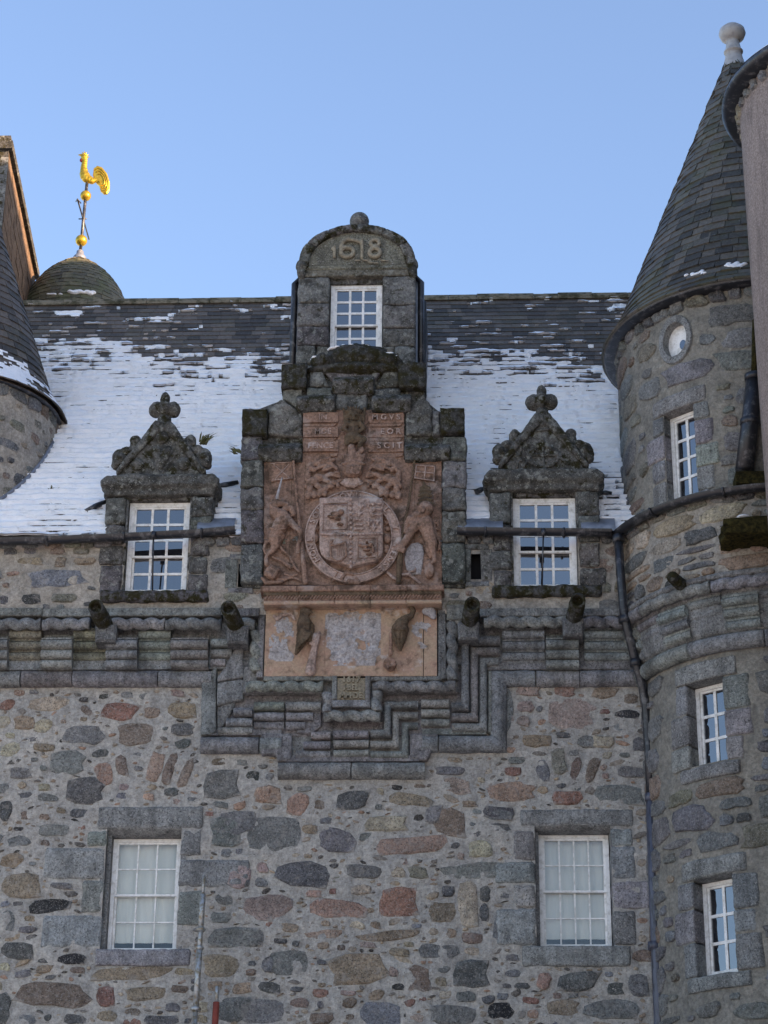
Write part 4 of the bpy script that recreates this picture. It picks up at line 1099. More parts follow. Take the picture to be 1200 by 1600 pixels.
remesh(m2, 'snow_cap', M['snow'], fr, .015)['kind'] = 'stuff'

# the red panel
panel = MB().prism(poly(W1, [(155,1062),(157,474),(338,474),(340,240),(815,240),(815,474),(990,474),(992,1062)], YP), YP, YP+.12, .004).build('red_panel', M['sand'], fr)
for (x, ya, yb) in ((290,474,1062),(352,480,720),(865,474,1062)):
    a, b = W1(x, ya), W1(x+2, yb); MB().box(a.x-.003, a.x+.003, YP-.0025, YP+.01, b.z, a.z).build('joint', M['sand_dark'], panel)
sc3 = (PX(600+100, 800, YP)-PX(500+100-100, 800, YP))/200/3       # metres per crop-1 pixel
def rel(x, y, d): p = W1(x, y, YP-d*.8); return Vector((p.x, YP-d*1.25, p.z))
def capx(mb, x0, y0, r0, x1, y1, r1, d0=.03, d1=None, sy=.8):
    mb.cap(rel(x0, y0, d0), r0*sc3, rel(x1, y1, d0 if d1 is None else d1), r1*sc3, sy)
def chain(mb, pts, d=.03, sy=.8):
    for (x0, y0, r0), (x1, y1, r1) in zip(pts, pts[1:]): capx(mb, x0, y0, r0, x1, y1, r1, d, sy=sy)
# inscription scrolls
for (x0, x1, side) in ((343,505,0),(648,812,1)):
    for k, (ya, yb) in enumerate(((262,305),(330,373),(395,440))):
        a, b = rel(x0, ya, 0), rel(x1, yb, 0); mb = MB()
        V = []; n = 12
        for i in range(n+1):
            t = i/n; x = a.x+(b.x-a.x)*t; o = .035+.018*sin(t*pi*1.0+(pi if side else 0))
            V += [(x, YP-o, b.z), (x, YP-o-.012, a.z), (x, YP+.01, a.z), (x, YP+.01, b.z)]
        F_ = []
        for i in range(n):
            for q in range(4): F_.append((i*4+q, i*4+(q+1)%4, (i+1)*4+(q+1)%4, (i+1)*4+q))
        F_ += [(0,1,2,3),(n*4+3,n*4+2,n*4+1,n*4)]
        so_ = mb.add(V, F_).build('inscription_scroll', M['sand'], panel)
        tm = MB(); body = (('  IN', '  MDE', 'FENCE'), ('M G V S', '    E O R', '   S C I T'))[side][k]
        text_into(tm, body, (a.z-b.z)*.78, .012, Vector(((a.x+b.x)/2, YP-.052, (a.z+b.z)/2)), 0, 1.0, .002)
        tm.build('lettering', M['sand_pale'], so_)
        ff = MB()                                     # fold of the ribbon
        if k < 2: ff.prism([(a.x+(b.x-a.x)*.02, b.z-.005), (b.x-.01, b.z-.005), (b.x-.06, b.z-.055), (a.x+.02, b.z-.055)], YP-.022, YP+.01, .005)
        else: ff.prism([(b.x-.12, b.z-.03), (b.x-.0, b.z-.02), (b.x-.01, b.z-.075), (b.x-.11, b.z-.085)], YP-.03, YP+.01, .008)
        ff.build('ribbon_fold', M['sand'], so_)
# crest: crowned seated lion holding sword and sceptre
m2 = MB(); c_ = 578
m2.ell(rel(c_, 268, .05), (.105, .07, .10)); 
for k in range(-2, 3): capx(m2, c_+k*12, 245, 6, c_+k*13, 228, 4, .06)
chain(m2, [(c_-36,252,8),(c_,247,9),(c_+36,252,8)], .08)
capx(m2, c_-14, 268, 5, c_-14, 270, 5, .115); capx(m2, c_+14, 268, 5, c_+14, 270, 5, .115); capx(m2, c_, 272, 8, c_, 284, 9, .12); capx(m2, c_-14, 291, 5, c_+14, 291, 5, .115)
for t in range(14): 
    a = t/14*2*pi; m2.ell(rel(c_+34*cos(a), 278+34*sin(a), .04), (.035, .035, .035))
capx(m2, c_, 320, 30, c_, 375, 34, .05)
chain(m2, [(c_-30,310,14),(c_-50,335,12),(c_-28,345,11)], .07); chain(m2, [(c_+30,310,14),(c_+50,332,12),(c_+30,345,11)], .07)
chain(m2, [(c_-22,375,22),(c_-32,400,14)], .06); chain(m2, [(c_+24,380,22),(c_+48,385,16),(c_+30,412,14)], .07)
chain(m2, [(c_-48,240,6),(c_-42,310,5)], .05); chain(m2, [(c_+52,238,7),(c_+46,315,5)], .05)
remesh(m2, 'crest_lion', M['sand_dark'], panel, 0.0090, it=1)
m2 = MB()                                              # crowned helm
chain(m2, [(c_-10,420,18),(c_-5,455,24),(c_-5,480,30)], .05); chain(m2, [(c_+30,415,12),(c_+40,435,14),(c_+20,450,10)], .06)
for k in range(-3, 4): chain(m2, [(c_+k*16,468-abs(k)*3,9),(c_+k*13,492,8)], .07)
chain(m2, [(c_-50,500,9),(c_,490,10),(c_+50,500,9)], .09)
m2.ell(rel(c_-3, 525, .05), (.155, .09, .13))
for k in range(-3, 4): chain(m2, [(c_+k*13-3,512,5),(c_+k*9-3,548,4)], .125)
remesh(m2, 'helm', M['sand'], panel, 0.0090, it=1)
MB().prism(poly(W1, [(512,590),(540,566),(600,562),(625,590),(600,600),(580,612),(545,606)], YP), YP-.06, YP+.02, .02).build('helm_cape', M['sand_pale'], panel)
def leafs(side):
    m2 = MB(); s_ = side; X = lambda x: c_+s_*(c_-x)*-1 if s_ > 0 else x
    f = (lambda x: x) if s_ < 0 else (lambda x: 2*576-x)
    chain(m2, [(f(510),555,10),(f(470),545,12),(f(440),560,14),(f(400),575,16)], .04); chain(m2, [(f(515),575,9),(f(470),590,11),(f(440),620,16)], .04)
    chain(m2, [(f(500),520,9),(f(470),495,11),(f(430),484,12),(f(390),500,12),(f(362),535,12),(f(358),570,10)], .045)
    chain(m2, [(f(480),512,8),(f(440),505,9),(f(405),520,9)], .05)
    for (x, y, rx_, rz_, a) in ((455,520,30,12,-20),(420,505,26,12,10),(385,520,24,14,40),(365,555,14,24,0),(385,580,36,22,-30),(420,560,30,16,20),(372,615,16,26,8),(365,645,18,22,0),(392,640,16,20,-20),
                             (432,625,26,22,0),(470,600,22,14,20),(490,585,18,12,0),(505,600,10,14,0),(480,480,18,9,-25),(440,478,22,9,-5),(500,540,18,9,10),(410,600,20,14,30),(450,575,26,12,15),
                             (463,472,14,8,-40),(405,487,16,10,35),(355,600,10,14,0),(445,640,12,14,0),(420,642,12,14,0)):
        R_ = Matrix.Rotation(radians(a*s_*-1), 3, 'Y')
        m2.ell(rel(f(x), y, .035+random.uniform(0, .02)), (rx_*sc3, .035, rz_*sc3), R_, 10, 6)
    return remesh(m2, 'mantling', M['sand'], panel, .0082, it=1)
leafs(-1); leafs(1)
# garter ring with lettering
gc = (576, 842); rx_, ry_ = 226, 216
ring_pts = lambda rx, ry, d: [rel(gc[0]+rx*cos(2*pi*k/64), gc[1]+ry*sin(2*pi*k/64), d) for k in range(64)]
o_, i_ = ring_pts(rx_, ry_, .04), ring_pts(rx_-46, ry_-42, .04); mb = MB()
V = []
for a, b in zip(o_, i_):
    V += [(a.x, YP+.01, a.z), (a.x, YP-.085, a.z), (a.x*.86+b.x*.14, YP-.095, a.z*.86+b.z*.14), (a.x*.82+b.x*.18, YP-.07, a.z*.82+b.z*.18), (a.x*.14+b.x*.86, YP-.07, a.z*.14+b.z*.86), (a.x*.1+b.x*.9, YP-.09, a.z*.1+b.z*.9), (b.x, YP-.085, b.z), (b.x, YP+.01, b.z)]
F_ = []
for k in range(64):
    l = (k+1) % 64
    for q in range(7): F_.append((k*8+q, k*8+q+1, l*8+q+1, l*8+q))
gart = mb.add(V, F_).build('garter_ring', M['sand_pale'], panel, 40)
tm = MB(); txt = 'HONI  SOIT  QVI  MAL  Y  PENSE'; a0, a1 = radians(148), radians(148+262)
for i, ch in enumerate(txt):
    if ch == ' ': continue
    a = a0 + (a1-a0)*i/(len(txt)-1); p = rel(gc[0]+(rx_-23)*cos(a), gc[1]+(ry_-21)*sin(a), .072)
    text_into(tm, ch, 40*sc3, .016, p, a+pi/2, 1.0, .003)
tm.build('lettering', M['sand_pale'], gart)
m2 = MB(); chain(m2, [(520,1040,10),(540,1010,9),(575,1015,9)], .06); chain(m2, [(560,1050,16),(600,1055,14),(590,1035,9)], .06); chain(m2, [(505,1005,5),(480,1045,5)], .055)
remesh(m2, 'buckle', M['sand'], gart, 0.0098, it=1)
# shield
sp = [(420,668),(568,662),(716,668),(716,920),(706,946),(680,965),(640,972),(600,980),(572,990),(545,982),(500,965),(455,955),(430,935),(420,905)]
shield = MB().prism(poly(W1, sp, YP), YP-.12, YP, .02).build('shield', M['sand_pale'], panel)
def rr(x, y): return rel(x, y, .125)
def chs(mb, pts, r=5, d=.125):
    for (x0, y0), (x1, y1) in zip(pts, pts[1:]): capx(mb, x0, y0, r, x1, y1, r, d, sy=.9)
m2 = MB(); chs(m2, [(566,668),(566,985)], 9); chs(m2, [(424,828),(480,834),(498,826),(510,834),(712,828)], 7)
remesh(m2, 'quartering', M['sand_pale'], shield, 0.0090, it=1)
m2 = MB(); chs(m2, [(440,690),(548,686)], 5); chs(m2, [(440,690),(438,812)], 4); chs(m2, [(548,686),(548,808),(438,812)], 4)      # lion rampant quarter
for p in ((490,735,22,10),(520,728,16,14),(480,752,18,7),(505,760,16,7),(515,785,18,6),(465,748,12,5),(500,745,20,9)): m2.ell(rr(p[0], p[1]), (p[2]*sc3, .05, p[3]*sc3), n=8, m=6)
remesh(m2, 'lion_quarter', M['sand'], shield, 0.0082, it=1)
m2 = MB()
for (x, y) in ((612,700),(648,690),(660,725),(605,735),(690,770),(650,775),(672,800)):                                # fleurs-de-lis
    chs(m2, [(x, y-14), (x, y+12)], 6); chs(m2, [(x-14, y-4), (x, y+5), (x+14, y-4)], 5)
for (x, y) in ((690,690),(692,715),(690,742),(600,765),(602,788),(604,808)): chs(m2, [(x-22, y+4), (x-6, y-3), (x+12, y), (x+22, y-6)], 5); m2.ell(rr(x-18, y-3), (7*sc3, .03, 7*sc3), n=8, m=5)
remesh(m2, 'lions_and_lilies', M['sand_pale'], shield, 0.0074, it=1)
m2 = MB(); chs(m2, [(470,880),(490,884),(520,876),(540,868),(545,930),(520,955),(498,958),(474,940),(470,880)], 6); chs(m2, [(470,872),(480,862)], 6)   # harp
for k in range(4): chs(m2, [(500+k*9, 885-k*3), (505+k*9, 940-k*3)], 2.5)
remesh(m2, 'harp_quarter', M['sand'], shield, 0.0074, it=1)
m2 = MB(); chs(m2, [(600,850),(690,850),(690,930)], 4); chs(m2, [(600,850),(600,945),(680,940)], 4)
for p in ((630,890,18,8),(660,882,14,12),(612,884,10,7),(640,905,20,7),(650,925,16,5),(672,905,8,16),(640,870,8,6)): m2.ell(rr(p[0], p[1]), (p[2]*sc3, .05, p[3]*sc3), n=8, m=6)
remesh(m2, 'lion_quarter', M['sand'], shield, 0.0082, it=1)
m2 = MB()                                               # collar links either side of the shield
for s_, x0 in ((-1, 398), (1, 736)):
    for y in (770, 800, 835, 850, 885, 905): m2.ell(rel(x0+random.uniform(-6, 6), y, .02), (14*sc3, .03, 13*sc3), n=8, m=6)
    capx(m2, x0, 842, 18, x0+s_*2, 850, 20, .03)
remesh(m2, 'collar', M['sand'], panel, 0.0090, it=1)
# unicorn supporter on the left
u = lambda x, y: ((400+x/7.275-360)*3, (700+y/7.275-560)*3)
l3 = lambda x, y: ((560+x/7.275-360)*3, (700+y/7.275-560)*3)
def ch7(mb, fn, pts, d=.05, sy=.8):
    q = [(*fn(x, y), r*3/7.275) for x, y, r in pts]; chain(mb, q, d, sy)
m2 = MB()
ch7(m2, u, [(215,650,42),(240,640,50),(300,640,38),(350,650,26)], .08)                          # head, muzzle to the right
ch7(m2, u, [(215,600,14),(212,570,8)], .07)
ch7(m2, u, [(200,670,48),(215,740,66),(300,790,84),(330,820,84)], .07)                          # neck, chest
for k in range(5): ch7(m2, u, [(165+k*14,660+k*26,16),(190+k*22,700+k*22,18)], .10)
ch7(m2, u, [(320,820,88),(280,880,92),(245,960,84),(210,1030,74)], .07)                         # trunk
ch7(m2, u, [(170,930,16),(260,945,14),(330,935,12)], .12); ch7(m2, u, [(215,1040,78),(225,1110,52),(190,1180,34),(140,1215,28),(115,1270,24),(125,1335,30)], .07)   # hind leg
ch7(m2, u, [(300,1000,40),(265,1070,30)], .05)
ch7(m2, u, [(360,830,58),(430,890,40),(500,955,36),(505,1040,28),(480,1110,24),(475,1190,26)], .08)   # forelegs
ch7(m2, u, [(320,720,36),(340,690,34),(400,700,40),(430,760,34)], .07)
ch7(m2, u, [(170,1040,24),(110,1090,20),(88,1150,18),(110,1210,14)], .04)
remesh(m2, 'unicorn', M['sand'], panel, 0.0090, it=1)
m2 = MB(); ch7(m2, u, [(240,580,20),(298,355,12)], .09); remesh(m2, 'horn', M['plaster'], panel, 0.0074, it=1)
m2 = MB()
for k in range(17):
    t = k/16; x = 255+t*230; y = 1085+t*315+18*sin(t*9); m2.ell(rel(*u(x, y), .035), (.024, .02, .024), n=8, m=6)
ch7(m2, u, [(190,1245,14),(300,1290,18),(350,1330,26),(400,1360,26)], .04); ch7(m2, u, [(330,1440,14),(400,1465,16),(470,1440,14)], .04)
remesh(m2, 'chain', M['sand'], panel, 0.0082, it=1)
m2 = MB(); m2.ell(rel(*u(190, 1420), .05), (.115, .07, .115)); ch7(m2, u, [(120,1440,30),(200,1470,34),(250,1400,30)], .09)
for k in range(5): ch7(m2, u, [(230+k*20,1500+k*4,16),(330+k*22,1490-k*6,18),(440+k*16,1470+k*10,12)], .03)
ch7(m2, u, [(70,1490,20),(120,1540,26),(300,1530,20)], .05)
remesh(m2, 'foliage_base', M['sand'], panel, 0.0090, it=1)
# lion supporter on the right
m2 = MB()
m2.ell(rel(*l3(765, 705), .09), (.12, .10, .115)); ch7(m2, l3, [(740,720,26),(735,740,24)], .17); ch7(m2, l3, [(715,690,10),(720,692,10)], .17); ch7(m2, l3, [(775,690,10),(780,692,10)], .17)
for k in range(40):
    a = random.random()*2*pi; q = random.random()**.5; x = 705+130*q*cos(a); y = 830+85*q*sin(a)
    m2.ell(rel(*l3(x, y), .07+.03*random.random()), (.05, .05, .045), n=8, m=6)
ch7(m2, l3, [(760,880,95),(790,950,84),(815,1020,76),(835,1090,64)], .08)
ch7(m2, l3, [(835,1090,66),(840,1160,44),(860,1230,30),(870,1290,28),(845,1310,22)], .08); ch7(m2, l3, [(790,1080,30),(775,1160,24),(820,1240,22)], .05)
ch7(m2, l3, [(660,890,60),(600,960,52),(545,1060,48),(490,1130,50)], .09); 
for k in range(4): ch7(m2, l3, [(440+k*28,1120+k*16,20),(430+k*26,1165+k*10,18)], .12)
ch7(m2, l3, [(560,860,40),(540,960,30)], .06)
remesh(m2, 'lion', M['sand'], panel, 0.0090, it=1)
m2 = MB(); ch7(m2, l3, [(905,830,14),(870,860,14),(865,930,14),(890,1000,14),(925,1080,16),(920,1150,22)], .04); ch7(m2, l3, [(905,835,18),(915,930,14),(880,920,10)], .04)
ch7(m2, l3, [(800,1330,60),(810,1400,64),(805,1440,50)], .03); remesh(m2, 'tail_and_foot', M['sand'], panel, 0.0090, it=1)
m2 = MB(); xx = 760                                      # tall crown
for (y, w_) in ((640,80),(595,66),(545,68),(500,58),(460,46)): ch7(m2, l3, [(xx-w_,y+10,20),(xx,y-8,26),(xx+w_,y+10,20)], .09)
ch7(m2, l3, [(xx-14,430,16),(xx-14,400,13)], .09); ch7(m2, l3, [(xx,640,70),(xx,480,40)], .05)
remesh(m2, 'crown', M['sand_dark'], panel, 0.0090, it=1)
m2 = MB().prism(poly(lambda x, y, Y: P(560+x/7.275, 700+y/7.275, Y), [(545,1150),(600,1090),(680,1075),(730,1110),(745,1200),(730,1330),(710,1440),(600,1440),(545,1380),(520,1260)], YP), YP-.018, YP+.01, .012)
m2.build('repair_patch', M['plaster'], panel)
m2 = MB(); ch7(m2, l3, [(500,1445,16),(580,1440,22),(640,1490,18),(700,1540,14)], .04); ch7(m2, l3, [(580,1410,14),(640,1400,18),(650,1370,12)], .03); ch7(m2, l3, [(330,1420,18),(400,1480,20),(440,1500,14)], .03)
remesh(m2, 'scrollwork', M['sand_pale'], panel, 0.0090, it=1)
# banners
m2 = MB(); ch7(m2, u, [(425,130,20),(465,600,22),(500,920,24),(540,1290,30),(562,1535,34)], .05); pole = remesh(m2, 'banner_pole', M['sand'], panel, 0.0082, it=1)
m2 = MB(); ch7(m2, l3, [(640,140,18),(580,600,20),(500,1000,20),(470,1290,40),(460,1530,32)], .05); pole2 = remesh(m2, 'banner_pole', M['sand_dark'], panel, 0.0082, it=1)
fl = MB().prism(poly(lambda x, y, Y: P(400+x/7.275, 700+y/7.275, Y), [(105,150),(418,128),(428,355),(180,395),(170,380)], YP), YP-.028, YP+.01, .012).build('banner', M['sand'], panel)
m2 = MB(); f2 = lambda x, y: u(x, y)
for a, b in (((205,195),(380,340)),((375,190),(225,350)),((170,180),(400,165)),((190,372),(420,345))): ch7(m2, u, [(*a, 9), (*b, 9)], .032)
remesh(m2, 'saltire', M['sand_pale'], fl, 0.0074, it=1)
fl = MB().prism(poly(lambda x, y, Y: P(560+x/7.275, 700+y/7.275, Y), [(640,175),(880,200),(868,392),(625,350)], YP), YP-.028, YP+.01, .012).build('banner', M['sand'], panel)
m2 = MB()
for a, b in (((660,200),(870,215)),((640,345),(860,378)),((660,200),(640,345)),((870,215),(858,378)),((765,208),(748,360)),((650,275),(862,292))): ch7(m2, l3, [(*a, 10), (*b, 10)], .034)
remesh(m2, 'cross', M['sand_pale'], fl, 0.0074, it=1)

# cornice between the panels
YC = YF-.06
for (ya, yb, Y, mat, nm) in ((105,125,YC-.08,'sand','cornice_fillet'),(127,146,YC-.05,'sand_dark','cornice_fillet'),(148,176,YC-.02,'sand','egg_band'),(177,187,YC-.045,'sand_orange','cornice_fillet')):
    a, b = W2(140 if Y < YC-.07 else 155, ya, Y), W2(1002 if Y < YC-.07 else 992, yb, Y)
    n = 5; xs_ = [a.x+(b.x-a.x)*i/n for i in range(n+1)]
    for p_, q_ in zip(xs_, xs_[1:]): MB().prism([(p_+.002, b.z), (q_-.002, b.z), (q_-.002, a.z), (p_+.002, a.z)], Y, YP+.1, .012).build(nm, M[mat], fr)
m2 = MB(); a, b = W2(165, 162, YC), W2(985, 162, YC)
for k in range(54):
    t = (k+.5)/54; m2.cap(Vector((a.x+(b.x-a.x)*t-.02, YC-.03, a.z-.03)), .014, Vector((a.x+(b.x-a.x)*t+.02, YC-.03, a.z+.035)), .014)
m2.build('leaf_ornament', M['sand'], fr, True)
# lower panel
YL = -.31
cols = [(168,442,'sand_orange'),(444,704,'sand_orange'),(706,905,'sand_orange'),(907,970,'sand_orange')]
lp = None
for x0, x1, mt in cols:
    a, b = W2(x0, 190, YL), W2(x1, 528, YL)
    o = MB().prism([(a.x, b.z), (b.x-.004, b.z), (b.x-.004, a.z), (a.x, a.z)], YL, -.1, .004).build('lower_panel', M[mt], fr); lp = lp or o
MB().box(W2(165,300).x, W2(972,300).x, YL+.01, .2, W2(170,530).z, W2(170,150).z).build('panel_backing', M['dark'], fr)
def lumpsheet(x0, x1, y0, y1, mat, amp, thr, seed, name):
    a, b = W2(x0, y0, YL), W2(x1, y1, YL)
    def fn(x, z):
        e = min(x-a.x, b.x-x, z-b.z, a.z-z)/.10
        return (x, YL-.002-max(-.01, amp*(.6*fb(x*9, seed, z*9, 4)+.35)*min(1, max(0, e))), z)
    s_ = sheet(a.x, b.x, b.z, a.z, .012, 0, fn=fn)
    s_.f = [q for q in s_.f if fb(s_.v[q[0]][0]*3.2, seed, s_.v[q[0]][2]*3.2, 4) + .5*min(1, min(s_.v[q[0]][0]-a.x, b.x-s_.v[q[0]][0], a.z-s_.v[q[0]][2])/.12) > thr]
    return s_.build(name, M[mat], fr, True)
lumpsheet(446, 704, 225, 480, 'eroded', .05, .05, 2.2, 'eroded_stone')
lumpsheet(185, 310, 250, 460, 'eroded', .02, .36, 7.2, 'eroded_stone')
lumpsheet(820, 960, 270, 400, 'eroded', .02, .38, 4.2, 'eroded_stone')
lumpsheet(172, 966, 192, 235, 'sand_orange', .045, .05, 5.2, 'eroded_frieze')
rl = lambda x, y, d: (lambda p: Vector((p.x, YL-d*1.3, p.z)))(W2(x, y, YL-d))
def ch8(mb, fn, pts, d=.05, sy=.9):
    for (x0, y0, r0), (x1, y1, r1) in zip(pts, pts[1:]):
        a, b = fn(x0, y0), fn(x1, y1); mb.cap(rl(*a, d), r0*3/7.5*sc3, rl(*b, d), r1*3/7.5*sc3, sy)
v5 = lambda x, y: ((400+x/7.5-360)*3, (910+y/7.5-880)*3)
v6 = lambda x, y: ((560+x/7.5-360)*3, (910+y/7.5-880)*3)
m2 = MB(); ch8(m2, v5, [(575,355,62),(585,360,60)], .09); ch8(m2, v5, [(630,350,26),(660,365,10)], .10); ch8(m2, v5, [(560,400,56),(570,500,92),(560,620,86),(520,740,52),(470,840,20)], .08)
for k in range(6): ch8(m2, v5, [(540+k*22,560+k*8,12),(470+k*26,810-k*26,9)], .15)
ch8(m2, v5, [(640,520,50),(650,620,36),(640,690,26)], .06)
remesh(m2, 'falcon', M['sand_dark'], lp, 0.0082, it=1)
m2 = MB(); ch8(m2, v5, [(690,640,46),(690,760,44),(660,900,50),(640,1040,66)], .05); ch8(m2, v5, [(640,720,20),(700,720,40),(740,600,26)], .06); remesh(m2, 'broken_branch', M['sand_pale'], lp, 0.0090, it=1)
m2 = MB(); ch8(m2, v6, [(490,560,104),(480,640,92),(490,740,44),(495,800,18)], .07); ch8(m2, v6, [(500,500,80),(560,430,48),(620,400,36),(645,340,32),(610,280,30),(540,258,28),(480,265,24),(465,290,14)], .08)
ch8(m2, v6, [(400,560,8),(480,570,10),(570,560,8)], .15)
for k in range(3): ch8(m2, v6, [(420+k*50,600,8),(450+k*30,740,7)], .14)
remesh(m2, 'heron', M['sand_dark'], lp, 0.0082, it=1)
m2 = MB(); ch8(m2, v6, [(385,600,22),(375,850,26)], .04); ch8(m2, v6, [(365,960,78),(375,970,76)], .04)
for k in range(14): 
    a = random.random()*6.28; ch8(m2, v6, [(370+60*cos(a),960+60*sin(a),16),(370+30*cos(a+1),960+30*sin(a+1),14)], .10)
remesh(m2, 'stone_in_claw', M['sand'], lp, 0.0082, it=1)
m2 = MB(); ch8(m2, v6, [(790,340,48),(850,350,62),(880,400,40)], .04); remesh(m2, 'carved_boss', M['plaster'], lp, 0.0090, it=1)
m2 = MB(); ch8(m2, v5, [(215,400,20),(250,430,26),(300,385,24),(420,370,18),(450,430,20)], .03); ch8(m2, v5, [(1090,310,26),(1150,300,34)], .03); remesh(m2, 'carved_boss', M['sand_pale'], lp, 0.0082, it=1)
# dated plaque
YQ = -.285
a, b = W2(500, 528, YQ), W2(632, 640, YQ)
pq = MB().prism([(a.x, b.z), (b.x, b.z), (b.x, a.z), (a.x, a.z)], YQ, -.1, .01).build('plaque', M['plaque'], fr)
tm = MB(); h = (a.z-b.z)/3
for k, t in enumerate(('1617', 'I·BEL', 'MM·DE')):
    text_into(tm, t, h*1.02, .028, Vector(((a.x+b.x)/2, YQ-.004, a.z-h*(k+.55))), 0, (.40/.37 if k == 0 else .86), .004)
tm.build('lettering', M['plaque'], pq)
for x0, x1, y0, y1 in ((478,499,528,640),(633,655,528,640),(478,655,641,672)):
    a, b = W2(x0, y0, YQ-.02), W2(x1, y1, YQ-.02); block(fr, a.x, b.x, b.z, a.z, YQ-.03, -.1, C['ash'], 'corbel', .012, .003, 'plaque_frame')
# ------------------------------------------------------------------ round tower on the right
TC = Vector((5.5, .40, 0)); R1, R2, R3 = 1.95, 2.20, 2.02
def cyl_pt(c, r, a, z): return Vector((c[0]+r*sin(a), c[1]-r*cos(a), z))
def cyl_hit(px, py, c, r):
    """nearest hit of a picture ray with an upright cylinder: angle and height"""
    d = ray(px, py); o = CAM - Vector((c[0], c[1], 0)); A_ = d.x**2+d.y**2; B_ = o.x*d.x+o.y*d.y; C_ = o.x**2+o.y**2-r*r
    q = B_*B_-A_*C_
    if q < 0: return None
    t = (-B_-sqrt(q))/A_; p = CAM+d*t
    return atan2(p.x-c[0], -(p.y-c[1])), p.z
def cyl_sheet(c, r, a0, a1, z0, z1, res, holes=(), amp=.015, seed=0):
    na = max(2, int((a1-a0)*r/res)); nzn = max(1, int((z1-z0)/res)); mb = MB()
    for j in range(nzn+1):
        z = z0+(z1-z0)*j/nzn
        for i in range(na+1):
            a = a0+(a1-a0)*i/na
            p = cyl_pt(c, r, a, z); rr_ = r + amp*fb(p.x*3, p.y*3+seed, p.z*3, 3); mb.v.append(tuple(cyl_pt(c, rr_, a, z)))
    for j in range(nzn):
        zc = z0+(z1-z0)*(j+.5)/nzn
        for i in range(na):
            ac = a0+(a1-a0)*(i+.5)/na
            if any(h[0] < ac < h[1] and h[2] < zc < h[3] for h in holes): continue
            o = j*(na+1)+i; mb.f.append((o, o+1, o+na+2, o+na+1))
    return mb
tw = thing('round_tower', 'round stone tower with conical slate roof, white finial and three small windows', 'tower')
# windows: centre px, size, facing angle
def tower_window(c, r, px, py, W, H, a, cols, rows, wall_, dz=.24, surround='granite', name='window', lintcol='ash', fw=.055):
    h_ = cyl_hit(px, py, c, r); a = h_[0] if a is None else a
    zc = h_[1]; ctr = cyl_pt(c, r, h_[0], zc)
    xf = T(c[0], c[1], 0, h_[0])           # local -Y is outward
    yl = -r
    hole = (h_[0]-(W/2+.01)/r, h_[0]+(W/2+.01)/r, zc-H/2-.005, zc+H/2+.01)
    return xf, yl, zc, hole
z_sc = PZ(900, 1058, TY-.07)             # torus level shared with the main wall
specs = []
for (px, py, W, H, r) in ((1103, 1128, .55, 1.16, R1), (1116, 1445, .58, 1.24, R1)):
    specs.append((*tower_window(TC, r, px, py, W, H, None, 2, 3, None), W, H, r))
low = cyl_sheet(TC, R1, -1.75, .9, 5.5, z_sc+.9, .04, [s_[3] for s_ in specs], .02)
for i in range(24):
    pass
lwall = low.build('wall', M['mortar_tower'], tw, True, fix=False)
MB().lathe([(R1-.06, 0), (R1-.06, 5.6)], (TC.x, TC.y, 0), 40).build('tower_base', M['mortar_tower'], tw, True, fix=False)
MB().lathe([(R1-.5, 4), (R1-.5, 18.2)], (TC.x, TC.y, 0), 40).build('inner_wall', M['dark'], tw, True, fix=False)
occA = []
def tower_openings(specs, wall_, mat, stone, splay=.02):
    for xf, yl, zc, hole, W, H, r in specs:
        def tb(x0, x1, z0, z1, y0, y1, col=stone, nm='jamb_stone', b=.02):
            mb = MB(xf); mb.prism([(x0, z0), (x1, z0), (x1, z1), (x0, z1)], y0, y1, b); return mb.build(nm, M[mat], wall_, color=vary(C[col], .16))
        # stacked jambs that follow the curve
        sag = lambda x: r-sqrt(max(.01, r*r-x*x))
        for s_ in (-1, 1):
            z = zc-H/2
            while z < zc+H/2-.03:
                h = min(random.uniform(.30, .48), zc+H/2-z)
                if zc+H/2-(z+h) < .16: h = zc+H/2-z
                ww = random.uniform(.18, .38); xa, xb = sorted((s_*W/2, s_*(W/2+ww)))
                mb = MB(xf); n = 3
                y_in, y_out = yl+sag(W/2)-.03, yl+sag(W/2+ww)-.022
                P_ = [(s_*W/2, y_in), (s_*(W/2+ww/2), yl+sag(W/2+ww/2)-.03), (s_*(W/2+ww), y_out), (s_*(W/2+ww), y_out+.15), (s_*W/2, y_in+.42)]
                k = len(P_); za, zb = z+.005, z+h-.005
                mb.add([(x, y, za) for x, y in P_]+[(x, y, zb) for x, y in P_], [tuple(range(k)), tuple(range(2*k-1, k-1, -1))]+[(i, (i+1) % k, k+(i+1) % k, k+i) for i in range(k)])
                rough(mb, 'jamb_stone', M[mat], wall_, vary(C[stone], .18), .03, .012, 7); z += h
        for (za, zb, nm, ex) in ((zc+H/2+.006, zc+H/2+.26, 'lintel', .2), (zc-H/2-.20, zc-H/2-.006, 'sill', .18)):
            mb = MB(xf); n = 6; V = []; hw_ = W/2+ex; yo = .045 if nm == 'sill' else .03
            for i in range(n+1):
                x = -hw_+2*hw_*i/n; y = yl+sag(x)-yo; V += [(x, y, za), (x, y, zb), (x, yl+.42, zb), (x, yl+.42, za)]
            F_ = [(i*4+q, i*4+(q+1) % 4, (i+1)*4+(q+1) % 4, (i+1)*4+q) for i in range(n) for q in range(4)]+[(0,1,2,3),(n*4+3,n*4+2,n*4+1,n*4)]
            rough(mb.add(V, F_), nm, M[mat], wall_, vary(C[stone], .12), .03, .012, 7)
        window(tw, xf @ T(0, yl+(.17 if H > 1.3 else .22), zc-H/2), W-.004, H-.004, 2, 3 if H < 1.3 else 4, None, False, fw=.055, bw=.04, back=.3)
tower_openings(specs, lwall, 'granite', 'ash')
